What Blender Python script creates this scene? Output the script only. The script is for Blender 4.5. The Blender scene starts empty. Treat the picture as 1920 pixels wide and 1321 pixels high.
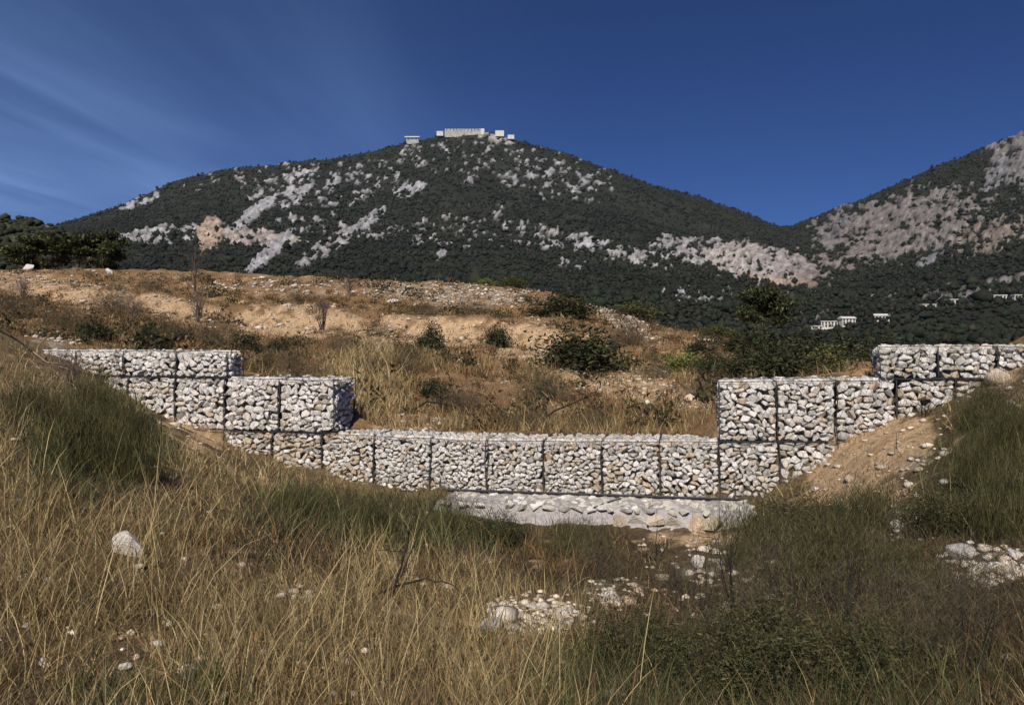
import bpy, bmesh, math, random
import numpy as np
from mathutils import Vector, Matrix, Euler

# ------------------------------------------------------------------ camera, sky, sun, exposure
scene = bpy.context.scene
CZ, F, CX, HZ = 2.7, 1500.0, 960.0, 640.0        # eye height; focal length, centre and horizon in px of a 1920 frame
cam_d = bpy.data.cameras.new('camera'); cam = bpy.data.objects.new('camera', cam_d)
scene.collection.objects.link(cam); scene.camera = cam
cam.location = (0, 0, CZ); cam.rotation_euler = (math.radians(90), 0, 0)
cam_d.sensor_width = 36; cam_d.lens = 36 * F / 1920
cam_d.shift_y = -(660.5 - HZ) / 1920
cam_d.clip_start = 0.05; cam_d.clip_end = 12000

SUN_EL, SUN_AZ = math.radians(43), math.radians(194)     # azimuth clockwise from +Y (the view direction)
to_sun = Vector((math.sin(SUN_AZ) * math.cos(SUN_EL), math.cos(SUN_AZ) * math.cos(SUN_EL), math.sin(SUN_EL)))
sun_d = bpy.data.lights.new('sun', 'SUN'); sun_d.energy = 4.6; sun_d.angle = math.radians(0.53)
sun_d.color = (1.0, 0.93, 0.82)
sun = bpy.data.objects.new('sun', sun_d); scene.collection.objects.link(sun)
sun.rotation_euler = to_sun.to_track_quat('Z', 'Y').to_euler()

world = bpy.data.worlds.new('World'); scene.world = world; world.use_nodes = True
wn, wl = world.node_tree.nodes, world.node_tree.links
wn.clear()
w_out = wn.new('ShaderNodeOutputWorld'); w_bg = wn.new('ShaderNodeBackground')
sky = wn.new('ShaderNodeTexSky'); sky.sky_type = 'NISHITA'; sky.sun_disc = False
sky.sun_elevation = SUN_EL; sky.sun_rotation = SUN_AZ
sky.altitude = 2500; sky.air_density = 0.75; sky.dust_density = 0.0; sky.ozone_density = 6.0
w_bg.inputs['Strength'].default_value = 0.05
def wmath(op, a, b=None, c=None):
    n = wn.new('ShaderNodeMath'); n.operation = op
    for i, v in enumerate((a, b, c)):
        if v is None: continue
        if isinstance(v, (int, float)): n.inputs[i].default_value = v
        else: wl.new(v, n.inputs[i])
    return n.outputs[0]
# deep, saturated high-pressure sky: one even tint over the whole dome
tint = wn.new('ShaderNodeMix'); tint.data_type = 'RGBA'; tint.blend_type = 'MULTIPLY'
tint.inputs['Factor'].default_value = 1.0
wl.new(sky.outputs[0], tint.inputs['A']); tint.inputs['B'].default_value = (0.345, 0.585, 0.96, 1)
# thin cirrus veil: streaked noise on a high flat layer
tc = wn.new('ShaderNodeTexCoord'); sep = wn.new('ShaderNodeSeparateXYZ'); wl.new(tc.outputs['Generated'], sep.inputs[0])
zz = wmath('MAXIMUM', sep.outputs[2], 0.06)
lx, ly = wmath('DIVIDE', sep.outputs[0], zz), wmath('DIVIDE', sep.outputs[1], zz)
comb = wn.new('ShaderNodeCombineXYZ'); wl.new(lx, comb.inputs[0]); wl.new(ly, comb.inputs[1])
def cirrus(rot, scl, nscale, detail, lo, hi, seed):
    mp = wn.new('ShaderNodeMapping'); mp.inputs['Rotation'].default_value = (0, 0, math.radians(rot))
    mp.inputs['Scale'].default_value = scl; mp.inputs['Location'].default_value = (seed, seed * 0.7, 0)
    wl.new(comb.outputs[0], mp.inputs[0])
    nz = wn.new('ShaderNodeTexNoise'); nz.inputs['Scale'].default_value = nscale; nz.inputs['Detail'].default_value = detail
    nz.inputs['Roughness'].default_value = 0.55; nz.inputs['Distortion'].default_value = 0.6
    wl.new(mp.outputs[0], nz.inputs['Vector'])
    r = wn.new('ShaderNodeMapRange'); r.interpolation_type = 'SMOOTHSTEP'
    r.inputs['From Min'].default_value = lo; r.inputs['From Max'].default_value = hi
    wl.new(nz.outputs['Fac'], r.inputs['Value']); return r.outputs[0]
streak = cirrus(5, (2.0, 0.28, 1), 0.75, 7, 0.36, 0.84, 3.1)
veil = cirrus(8, (0.7, 0.22, 1), 0.5, 5, 0.26, 0.70, 7.7)
side = wn.new('ShaderNodeMapRange'); side.interpolation_type = 'SMOOTHSTEP'      # the veil lies over the west (left) half of the sky
side.inputs['From Min'].default_value = 0.12; side.inputs['From Max'].default_value = -0.55
wl.new(sep.outputs[0], side.inputs['Value'])
cl = wmath('MULTIPLY', wmath('ADD', wmath('MULTIPLY', streak, 0.55), wmath('MULTIPLY', veil, 0.62)), side.outputs[0])
low = wn.new('ShaderNodeMapRange'); low.interpolation_type = 'SMOOTHSTEP'       # seen edge-on the veil thickens towards the horizon
low.inputs['From Min'].default_value = 0.50; low.inputs['From Max'].default_value = 0.12; low.inputs['To Min'].default_value = 0.35
wl.new(sep.outputs[2], low.inputs['Value'])
cl = wmath('MULTIPLY', wmath('MULTIPLY', cl, low.outputs[0]), 0.8)
hz_ = wmath('POWER', low.outputs[0], 3.0)
cl = wmath('ADD', cl, wmath('MULTIPLY', wmath('MULTIPLY', hz_, wmath('POWER', side.outputs[0], 1.5)), 0.22))
cmix = wn.new('ShaderNodeMix'); cmix.data_type = 'RGBA'
wl.new(cl, cmix.inputs['Factor']); wl.new(tint.outputs['Result'], cmix.inputs['A']); cmix.inputs['B'].default_value = (3.4, 5.9, 11.5, 1)
wl.new(cmix.outputs['Result'], w_bg.inputs['Color']); wl.new(w_bg.outputs[0], w_out.inputs[0])

vs = scene.view_settings; vs.view_transform = 'Standard'; vs.look = 'None'; vs.gamma = 1.0
vs.exposure = 0.14; vs.use_curve_mapping = False
scene.cycles.max_bounces = 5; scene.cycles.diffuse_bounces = 2; scene.cycles.transmission_bounces = 2
scene.cycles.use_denoising = True

# ------------------------------------------------------------------ helpers
rng = np.random.default_rng(7); random.seed(7)
COL = scene.collection
def link(o): COL.objects.link(o); return o
def tag(o, label=None, cat=None, group=None, kind=None):
    if label: o['label'] = label
    if cat: o['category'] = cat
    if group: o['group'] = group
    if kind: o['kind'] = kind
    return o
def obj(name, me, mat=None, parent=None, loc=(0, 0, 0), rot=(0, 0, 0), scl=(1, 1, 1)):
    o = bpy.data.objects.new(name, me); link(o)
    if mat is not None and not me.materials: me.materials.append(mat)
    o.parent = parent; o.location = loc; o.rotation_euler = rot; o.scale = scl
    return o
def empty(name, loc=(0, 0, 0), rz=0.0):
    o = bpy.data.objects.new(name, None); link(o); o.location = loc; o.rotation_euler = (0, 0, rz)
    o.empty_display_size = 0.2; return o

def mesh_np(name, V, T, col=None, smooth=False):
    V = np.ascontiguousarray(V, dtype=np.float32); T = np.ascontiguousarray(T, dtype=np.int32)
    me = bpy.data.meshes.new(name); n, m = len(V), len(T)
    me.vertices.add(n); me.vertices.foreach_set('co', V.ravel())
    me.loops.add(3 * m); me.loops.foreach_set('vertex_index', T.ravel())
    me.polygons.add(m); me.polygons.foreach_set('loop_start', np.arange(0, 3 * m, 3, dtype=np.int32))
    if smooth: me.polygons.foreach_set('use_smooth', np.ones(m, dtype=bool))
    me.update(calc_edges=True)
    if col is not None:
        a = me.attributes.new('Col', 'FLOAT_COLOR', 'POINT')
        c = np.ones((n, 4), dtype=np.float32); c[:, :3] = col
        a.data.foreach_set('color', c.ravel())
    return me

def _h(ix, iy, s):
    h = (ix.astype(np.int64) * 374761393 + iy.astype(np.int64) * 668265263 + s * 974711) & 0xffffffff
    h = ((h ^ (h >> 13)) * 1274126177) & 0xffffffff
    return ((h ^ (h >> 16)) & 0xffffff) / float(0xffffff)
def vnoise(x, y, s=0):
    x = np.asarray(x, float); y = np.asarray(y, float)
    ix, iy = np.floor(x), np.floor(y); fx, fy = x - ix, y - iy
    fx = fx * fx * (3 - 2 * fx); fy = fy * fy * (3 - 2 * fy)
    ix = ix.astype(np.int64); iy = iy.astype(np.int64)
    a, b, c, d = _h(ix, iy, s), _h(ix + 1, iy, s), _h(ix, iy + 1, s), _h(ix + 1, iy + 1, s)
    return (a * (1 - fx) + b * fx) * (1 - fy) + (c * (1 - fx) + d * fx) * fy
def fbm(x, y, s=0, o=4, g=0.5):
    t, a, n = 0, 1.0, 0
    for k in range(o):
        t = t + a * vnoise(x * 2 ** k + 17.3 * k, y * 2 ** k - 9.1 * k, s + k); n += a; a *= g
    return t / n
def sstep(a, b, x):
    t = np.clip((x - a) / (b - a), 0, 1); return t * t * (3 - 2 * t)
def ell(px, py, cx, cy, rx, ry, deg=0.0):          # soft elliptical zone, 1 inside, 0 outside
    a = math.radians(deg); c, s = math.cos(a), math.sin(a)
    dx, dy = px - cx, py - cy
    u, v = (dx * c + dy * s) / rx, (-dx * s + dy * c) / ry
    return 1 - sstep(0.55, 1.15, np.sqrt(u * u + v * v))
def lerp(a, b, t): return a + (b - a) * t

# ------------------------------------------------------------------ materials
def new_mat(name):
    m = bpy.data.materials.new(name); m.use_nodes = True
    nt = m.node_tree; nt.nodes.clear()
    out = nt.nodes.new('ShaderNodeOutputMaterial'); b = nt.nodes.new('ShaderNodeBsdfPrincipled')
    nt.links.new(b.outputs[0], out.inputs[0]); b.inputs['Roughness'].default_value = 0.9
    b.inputs['Specular IOR Level'].default_value = 0.15
    return m, nt, b, out
def node_noise(nt, scale, detail=4, coord='Object', rough=0.6):
    tcn = nt.nodes.new('ShaderNodeTexCoord'); n = nt.nodes.new('ShaderNodeTexNoise')
    n.inputs['Scale'].default_value = scale; n.inputs['Detail'].default_value = detail; n.inputs['Roughness'].default_value = rough
    nt.links.new(tcn.outputs[coord], n.inputs['Vector']); return n
def ramp(nt, src, stops):
    r = nt.nodes.new('ShaderNodeValToRGB'); e = r.color_ramp.elements
    while len(e) < len(stops): e.new(0.5)
    for k, (p, c) in enumerate(stops): e[k].position = p; e[k].color = (*c, 1)
    nt.links.new(src, r.inputs[0]); return r.outputs[0]
def mixc(nt, a, b, fac, mode='MIX'):
    m = nt.nodes.new('ShaderNodeMix'); m.data_type = 'RGBA'; m.blend_type = mode
    for s, v in (('A', a), ('B', b), ('Factor', fac)):
        if isinstance(v, (int, float)): m.inputs[s].default_value = v
        elif isinstance(v, tuple): m.inputs[s].default_value = (*v, 1)
        else: nt.links.new(v, m.inputs[s])
    return m.outputs['Result']
def bump(nt, b, height, strength, dist):
    n = nt.nodes.new('ShaderNodeBump'); n.inputs['Strength'].default_value = strength; n.inputs['Distance'].default_value = dist
    nt.links.new(height, n.inputs['Height']); nt.links.new(n.outputs[0], b.inputs['Normal'])
def attr_col(nt):
    a = nt.nodes.new('ShaderNodeAttribute'); a.attribute_name = 'Col'; return a.outputs['Color']

def mat_leafy(name, transl=0.25, rough=0.8):
    m, nt, b, out = new_mat(name); c = attr_col(nt)
    nt.links.new(c, b.inputs['Base Color']); b.inputs['Roughness'].default_value = rough
    t = nt.nodes.new('ShaderNodeBsdfTranslucent'); nt.links.new(c, t.inputs[0])
    mx = nt.nodes.new('ShaderNodeMixShader'); mx.inputs[0].default_value = transl
    nt.links.new(b.outputs[0], mx.inputs[1]); nt.links.new(t.outputs[0], mx.inputs[2]); nt.links.new(mx.outputs[0], out.inputs[0])
    return m
def mat_plain(name, col, rough=0.9, var=0.25, scale=6.0, bumpd=0.0, coord='Object'):
    m, nt, b, out = new_mat(name); n = node_noise(nt, scale, 5, coord)
    c = ramp(nt, n.outputs['Fac'], [(0.25, tuple(v * (1 - var) for v in col)), (0.75, tuple(min(1, v * (1 + var)) for v in col))])
    nt.links.new(c, b.inputs['Base Color']); b.inputs['Roughness'].default_value = rough
    if bumpd: bump(nt, b, n.outputs['Fac'], 0.6, bumpd)
    return m

M = {}
M['grass'] = mat_leafy('grass_blades', 0.3)
M['leaf'] = mat_leafy('shrub_leaves', 0.18)
M['forest'] = mat_leafy('forest_leaves', 0.0)
M['twig'] = mat_plain('dead_twig', (0.115, 0.088, 0.080), var=0.35, scale=20)
M['twig_dark'] = mat_plain('burnt_twig', (0.030, 0.025, 0.023), var=0.35, scale=20)
M['twig_pale'] = mat_plain('bleached_branch', (0.34, 0.27, 0.19), var=0.35, scale=20)
M['bark'] = mat_plain('bark', (0.09, 0.065, 0.045), var=0.4, scale=12)
M['wire'] = mat_plain('galvanised_wire', (0.05, 0.05, 0.058), rough=0.6, var=0.3, scale=30)
M['core'] = mat_plain('shaded_rubble_fill', (0.19, 0.17, 0.15), var=0.4, scale=14)  # darker than the stones: shade of the gaps between them put into the colour
# gabion limestone: each stone its own tone, dust on it
def mat_stone(name, stops, dust=(0.52, 0.40, 0.27), dust_amt=0.25):
    m, nt, b, out = new_mat(name)
    oi = nt.nodes.new('ShaderNodeObjectInfo')
    c = ramp(nt, oi.outputs['Random'], stops)
    n = node_noise(nt, 1.6, 6); n2 = node_noise(nt, 5.0, 5)
    c = mixc(nt, c, dust, ramp(nt, n.outputs['Fac'], [(0.5, (0, 0, 0)), (0.75, (dust_amt,) * 3)]))
    c = mixc(nt, c, ramp(nt, n2.outputs['Fac'], [(0.25, (0.8, 0.8, 0.82)), (0.55, (1.0, 1.0, 1.0))]), 0.9, 'MULTIPLY')
    nt.links.new(c, b.inputs['Base Color']); bump(nt, b, n2.outputs['Fac'], 0.5, 0.25)
    return m
M['stone'] = mat_stone('limestone', [(0.0, (0.64, 0.62, 0.61)), (0.2, (0.80, 0.77, 0.75)), (0.5, (0.85, 0.81, 0.78)), (0.7, (0.78, 0.71, 0.66)), (0.85, (0.87, 0.84, 0.80)), (1.0, (0.72, 0.64, 0.56))])
M['stone_tan'] = mat_stone('dusty_limestone', [(0.0, (0.55, 0.46, 0.36)), (0.4, (0.68, 0.59, 0.48)), (0.7, (0.62, 0.48, 0.35)), (1.0, (0.72, 0.64, 0.54))], dust_amt=0.5)
M['stone_grey'] = mat_stone('grey_limestone', [(0.0, (0.40, 0.38, 0.37)), (0.35, (0.58, 0.56, 0.51)), (0.7, (0.66, 0.62, 0.55)), (1.0, (0.52, 0.46, 0.38))])
M['stone_ochre'] = mat_stone('ochre_limestone', [(0.0, (0.46, 0.37, 0.24)), (0.5, (0.52, 0.44, 0.31)), (1.0, (0.44, 0.40, 0.36))], dust_amt=0.4)
M['boulder'] = mat_stone('pale_boulder', [(0.0, (0.60, 0.56, 0.53)), (1.0, (0.66, 0.62, 0.58))], dust_amt=0.35)
M['apron'] = mat_plain('grey_stone_dust', (0.36, 0.335, 0.335), var=0.38, scale=13, bumpd=0.09)

# ------------------------------------------------------------------ wall line and terrain heights
WP, WANG = (3.46, 13.3), math.atan2(-0.216, 0.976)         # a point of the wall's foot and its bearing (right end nearer)
WD = (math.cos(WANG), math.sin(WANG)); WN = (math.sin(WANG), -math.cos(WANG))   # along the wall to the right; out of its face
def wall_y(u): return (WP[0] * 0.216 + WP[1] * 0.976) / (0.216 * np.clip(u, -2.2, 2.2) + 0.976)
def s_of(px):
    u = (px - CX) / F; Y = wall_y(u); return (u * Y - WP[0]) * WD[0] + (Y - WP[1]) * WD[1]
PXG = np.arange(-1400, 3321, 20.0)
def row_z(Yp, pts, kind):
    k = sorted(pts); v = np.interp(PXG, [a for a, _ in k], [b for _, b in k])
    if kind == 'z': return v
    return CZ + (HZ - v) / F * Yp * wall_y((PXG - CX) / F) / 13.8
ROWS = [
 (-60, 'z', [(960, 1.0)]), (0, 'z', [(960, 1.1)]), (1.6, 'z', [(-400, 1.3), (960, 1.05), (2300, 1.15)]),
 (3, 'z', [(-400, 1.5), (0, 1.3), (430, 1.1), (960, .95), (1500, .95), (1920, 1.05), (2300, 1.2)]),
 (5, 'z', [(-400, 1.9), (0, 1.5), (430, 1.05), (960, .6), (1340, .5), (1690, .75), (1920, .95), (2300, 1.3)]),
 (8, 'z', [(-400, 2.3), (0, 1.9), (290, 1.4), (430, 1.0), (700, .4), (960, .1), (1340, .02), (1500, .25), (1690, .6), (1920, 1.05), (2300, 1.6)]),
 (11, 'z', [(-400, 2.6), (0, 2.35), (200, 1.85), (290, 1.4), (430, .85), (600, .35), (700, .08), (960, -.22), (1340, -.28), (1420, -.12), (1500, .15), (1600, .45), (1690, .8), (1800, 1.15), (1920, 1.6), (2300, 2.2)]),
 (12.4, 'z', [(-400, 2.75), (0, 2.6), (200, 1.95), (290, 1.35), (430, .75), (600, .28), (700, .02), (960, -.24), (1340, -.26), (1420, -.1), (1500, .2), (1600, .72), (1690, 1.15), (1800, 1.45), (1920, 1.95), (2300, 2.5)]),
 (13.75, 'z', [(-400, 2.95), (0, 2.75), (95, 2.45), (200, 1.92), (290, 1.3), (430, .66), (600, .22), (700, -.03), (840, -.12), (1340, -.12), (1420, .04), (1500, .45), (1600, 1.03), (1690, 1.52), (1760, 1.58), (1800, 1.85), (1920, 2.3), (2300, 2.8)]),
 (14.1, 'z', [(-400, 3.0), (0, 2.8), (95, 2.5), (200, 2.0), (430, 1.3), (640, .7), (1300, .7), (1400, 1.3), (1690, 1.7), (1920, 2.4), (2300, 2.9)]),
 (14.95, 'z', [(-400, 3.1), (0, 2.85), (120, 2.7), (200, 2.42), (430, 2.2), (620, 1.75), (690, .98), (1300, .98), (1380, 1.85), (1640, 2.3), (1860, 2.45), (1920, 2.85), (2300, 3.2)]),
 (18, 'y', [(-400, 610), (0, 628), (200, 642), (430, 690), (600, 745), (700, 772), (960, 785), (1200, 782), (1340, 760), (1440, 722), (1640, 700), (1920, 690)]),
 (22, 'y', [(-400, 590), (0, 603), (200, 615), (430, 655), (640, 690), (960, 735), (1200, 745), (1340, 735), (1440, 705), (1640, 695), (1920, 690)]),
 (27, 'y', [(-400, 565), (0, 578), (200, 592), (430, 630), (640, 650), (920, 672), (1100, 698), (1220, 712), (1340, 700), (1440, 680), (1640, 686), (1920, 690)]),
 (31.5, 'y', [(-400, 540), (0, 555), (200, 570), (440, 610), (660, 620), (920, 640), (1100, 663), (1220, 675), (1340, 668), (1440, 664), (1640, 690), (1920, 700)]),
 (33.3, 'y', [(-400, 520), (0, 530), (200, 545), (330, 562), (440, 572), (660, 576), (700, 588), (920, 598), (1050, 610), (1150, 630), (1220, 645), (1340, 652), (1440, 658), (1640, 695), (1920, 705)]),
 (42, 'y', [(-400, 515), (0, 522), (200, 533), (440, 561), (660, 567), (920, 587), (1050, 594), (1150, 612), (1220, 632), (1340, 643), (1440, 654), (1640, 705), (1920, 715)]),
 (45, 'y', [(-400, 508), (0, 513), (200, 517), (440, 538), (660, 547), (920, 562), (1050, 572), (1130, 593), (1220, 622), (1340, 638), (1440, 651), (1640, 712), (1920, 722)]),
 (56, 'y', [(-400, 505), (0, 508), (200, 503), (440, 511), (660, 522), (920, 533), (1020, 547), (1120, 575), (1220, 610), (1340, 632), (1440, 649), (1640, 720), (1920, 730)]),
 (70, 'y', [(-400, 520), (200, 518), (660, 534), (920, 545), (1020, 560), (1120, 590), (1220, 622), (1340, 645), (1440, 662), (1640, 720), (1920, 725)]),
 (110, 'y', [(-400, 590), (660, 600), (1120, 640), (1440, 690), (1920, 705)]),
]
RY = np.array([r[0] for r in ROWS], float)
RZ = np.stack([row_z(r[0], r[2], r[1]) for r in ROWS])
ker = np.array([1, 2, 3, 2, 1], float); ker /= ker.sum()
RZ = np.stack([np.convolve(np.pad(r, 2, mode='edge'), ker, mode='valid') for r in RZ])
def ground_h(x, y, rough=True):
    x = np.asarray(x, float); y = np.asarray(y, float)
    yy = np.maximum(y, 0.4); u = np.clip(x / yy, -1.55, 1.55)
    Yp = np.where(y > 0.4, y * 13.8 / wall_y(u), y)
    pi = np.clip((CX + F * u - PXG[0]) / 20.0, 0, len(PXG) - 1.001); i0 = pi.astype(int); f = pi - i0
    Yp = np.clip(Yp, RY[0], RY[-1] - 1e-6); j = np.clip(np.searchsorted(RY, Yp, side='right') - 1, 0, len(RY) - 2)
    g = (Yp - RY[j]) / (RY[j + 1] - RY[j])
    z = lerp(lerp(RZ[j, i0], RZ[j, i0 + 1], f), lerp(RZ[j + 1, i0], RZ[j + 1, i0 + 1], f), g)
    if rough:
        a = np.clip(0.10 + (Yp - 15) * 0.012, 0.10, 0.45)
        z = z + a * (fbm(x * 0.7, y * 0.7, 3, 4) - 0.5) * 1.4 + 0.32 * sstep(17, 24, Yp) * (fbm(x * 1.6, y * 1.6, 23, 3) - .5) + (0.05 + 0.15 * sstep(9, 11, Yp) * sstep(15, 13.5, Yp)) * (fbm(x * 3.1, y * 3.1, 9, 4) - 0.5)
    return z
def px_of(x, y): return CX + F * x / np.maximum(y, 0.3)
def py_of(y, z): return HZ - F * (z - CZ) / np.maximum(y, 0.3)
def ground_at(px, py, ya, yb):
    Y = np.linspace(ya, yb, 400); x = (px - CX) / F * Y; z = ground_h(x, Y)
    k = int(np.argmin(np.abs(py_of(Y, z) - py))); return Vector((x[k], Y[k], z[k]))

# what lies on the near ground, told by where it is: bare soil, rubble, green
def zones(px, py, Yp):
    behind = Yp > 14.6
    sand_k = np.maximum.reduce([ell(px, py, 545, 600, 150, 34), ell(px, py, 800, 622, 170, 36), ell(px, py, 985, 640, 90, 42),
        ell(px, py, 1230, 735, 140, 30, 12), ell(px, py, 1080, 705, 110, 24, 20), ell(px, py, 130, 545, 190, 26, 8), ell(px, py, 330, 580, 90, 26, 15),
        ell(px, py, 780, 790, 90, 20) * 0.7, ell(px, py, 1250, 690, 70, 20) * 0.6])
    rub_k = np.maximum.reduce([ell(px, py, 840, 552, 200, 26, 4), ell(px, py, 1165, 600, 90, 22, 33), ell(px, py, 540, 540, 200, 18) * 0.6, ell(px, py, 1150, 700, 90, 40) * 0.5, ell(px, py, 100, 650, 60, 30)])
    sand_f = np.maximum.reduce([ell(px, py, 1640, 850, 160, 92, -40), ell(px, py, 1640, 940, 90, 60, -30) * 0.8, ell(px, py, 355, 815, 90, 34, 32), ell(px, py, 1895, 725, 50, 34) * 0.7, ell(px, py, 1290, 1012, 120, 22) * 0.8])
    rub_f = np.maximum.reduce([ell(px, py, 1010, 1150, 110, 42), ell(px, py, 1150, 1110, 60, 34), ell(px, py, 1310, 1060, 60, 44), ell(px, py, 1680, 985, 50, 40), ell(px, py, 1850, 1060, 105, 44), ell(px, py, 560, 1110, 60, 14) * 0.6,
        ell(px, py, 1610, 870, 120, 90, -42) * 0.42, ell(px, py, 1720, 880, 60, 60) * 0.5, ell(px, py, 1860, 740, 70, 50) * .5, ell(px, py, 1350, 1100, 170, 70) * 0.35])
    green_f = np.maximum.reduce([ell(px, py, 740, 985, 330, 62, 4), ell(px, py, 180, 850, 160, 110), ell(px, py, 1850, 900, 160, 150), ell(px, py, 1430, 1310, 500, 125), ell(px, py, 250, 1330, 260, 60) * 0.6, ell(px, py, 930, 1000, 90, 50)])
    brown_f = np.maximum.reduce([ell(px, py, 1090, 1045, 190, 70), 0.75 * sstep(1020, 1180, px) * sstep(960, 1030, py), ell(px, py, 1550, 1110, 380, 120), ell(px, py, 1800, 1180, 300, 140), ell(px, py, 520, 1040, 160, 50) * 0.7, ell(px, py, 1350, 1180, 200, 70)])
    z0 = np.zeros_like(px)
    return (np.where(behind, sand_k, sand_f), np.where(behind, rub_k, rub_f), np.where(behind, z0, green_f), np.where(behind, z0, brown_f), behind)

def build_ground():
    u = np.linspace(-1.5, 1.5, 440)
    Y = np.unique(np.concatenate([np.linspace(-60, 0, 10), np.linspace(0, 3, 10), np.linspace(3, 12.5, 95), np.linspace(12.5, 16.5, 40), np.linspace(16.5, 48, 110), np.linspace(48, 110, 40)]))
    U, YY = np.meshgrid(u, Y); X = U * np.maximum(YY, 9.0) + np.sign(U) * np.maximum(0, np.abs(U) - 1.2) * 120
    Z = ground_h(X, YY)
    px, py = px_of(X, YY), py_of(YY, Z); Yp = YY * 13.8 / wall_y(X / np.maximum(YY, .4))
    sand, rub, green, brown, behind = zones(px, py, Yp)
    n1, n2 = fbm(X * 1.3, YY * 1.3, 21, 5), fbm(X * 6, YY * 6, 31, 4)
    litter = np.array([0.24, 0.175, 0.10]); litter_k = np.array([0.33, 0.205, 0.105]); sandc = np.array([0.68, 0.475, 0.29]); pale = np.array([0.50, 0.43, 0.34]); dk = np.array([0.075, 0.06, 0.035])
    c = np.where(behind[..., None], litter_k, litter) * (0.6 + 0.8 * n1[..., None])
    c = lerp(c, dk * (0.6 + 0.8 * n2[..., None]), (0.75 * np.maximum(green, brown))[..., None])
    sm = sstep(0.36, 0.6, sand * 0.58 + 1.1 * n1 - 0.42 + 1.0 * (n2 - .5))
    c = lerp(c, sandc * (0.6 + 0.75 * n2[..., None]), sm[..., None])
    rm = sstep(0.45, 0.7, rub * 0.62 + 1.6 * (n2 - .5) - .05)
    c = lerp(c, pale * (0.55 + 0.7 * n2[..., None]), rm[..., None] * 0.8)
    nr, nc = X.shape; idx = np.arange(nr * nc).reshape(nr, nc)
    a, b, d, e = idx[:-1, :-1].ravel(), idx[:-1, 1:].ravel(), idx[1:, :-1].ravel(), idx[1:, 1:].ravel()
    T = np.concatenate([np.stack([a, b, e], 1), np.stack([a, e, d], 1)])
    me = mesh_np('ground', np.stack([X, YY, Z], -1).reshape(-1, 3), T, c.reshape(-1, 3), True)
    m, nt, bs, out = new_mat('stony_soil'); col = attr_col(nt)
    n = node_noise(nt, 9, 8, rough=0.7); v = node_noise(nt, 38, 4)
    col = mixc(nt, col, ramp(nt, n.outputs['Fac'], [(0.3, (0.55, 0.53, 0.5)), (0.5, (1, 1, 1)), (0.72, (1.2, 1.18, 1.15))]), 1.0, 'MULTIPLY')
    col = mixc(nt, col, ramp(nt, v.outputs['Fac'], [(0.35, (0.7, 0.68, 0.66)), (0.65, (1.2, 1.2, 1.2))]), 0.8, 'MULTIPLY')
    nt.links.new(col, bs.inputs['Base Color']); bump(nt, bs, n.outputs['Fac'], 1.0, 0.2)
    tag(obj('ground', me, m), kind='structure')
build_ground()

# ------------------------------------------------------------------ mountains
FK = {
 'ridge': [(-900, 470), (-500, 470), (0, 440), (100, 425), (150, 412), (230, 385), (330, 340), (420, 318), (520, 308), (620, 298), (700, 280), (760, 268), (825, 253), (870, 248), (910, 247), (940, 256), (1000, 271), (1060, 287), (1150, 322), (1230, 350), (1310, 370), (1390, 398), (1440, 418), (1472, 428), (1500, 418), (1540, 401), (1620, 372), (1700, 338), (1780, 305), (1850, 276), (1920, 250), (2100, 190), (2500, 150), (3000, 220)],
}
def far_row(pts): k = sorted(pts); return np.interp(PXG, [a for a, _ in k], [b for _, b in k])
KX = [-500, 0, 200, 400, 600, 900, 1100, 1250, 1400, 1480, 1560, 1640, 1770, 1920, 2400]
def kz(vals): return far_row(list(zip(KX, vals)))
ridge = far_row(FK['ridge'])
rY = far_row([(-500, 2100), (1200, 2000), (1470, 2300), (1600, 1900), (1920, 1600), (2500, 1500)])
FROWS = [
 (np.full_like(PXG, 75.), np.full_like(PXG, 770.)), (np.full_like(PXG, 160.), np.full_like(PXG, 700.)),
 (np.full_like(PXG, 300.), kz([600, 600, 600, 600, 600, 600, 612, 640, 652, 654, 652, 650, 646, 640, 630])),
 (np.full_like(PXG, 500.), kz([560, 560, 555, 555, 555, 560, 580, 612, 624, 624, 620, 607, 587, 562, 520])),
 (np.full_like(PXG, 800.), kz([540, 530, 505, 505, 510, 515, 535, 552, 562, 565, 563, 556, 535, 505, 430])),
 (far_row([(-500, 1150), (1500, 1150), (1920, 1000)]), kz([520, 500, 465, 470, 475, 475, 490, 508, 528, 537, 534, 522, 500, 465, 380])),
 (far_row([(-500, 1350), (1500, 1350), (1920, 1150)]), kz([490, 480, 440, 432, 430, 435, 446, 460, 478, 492, 500, 480, 455, 425, 320])),
 (rY * 0.83, kz([470, 460, 418, 385, 368, 348, 384, 416, 438, 452, 458, 438, 405, 368, 260])),
 (rY, ridge), (rY * 1.12, ridge + 22), (rY * 1.6, ridge + 190),
]
NFR = len(FROWS); FYr = np.stack([a for a, _ in FROWS]); FPr = np.stack([b for _, b in FROWS])
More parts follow.
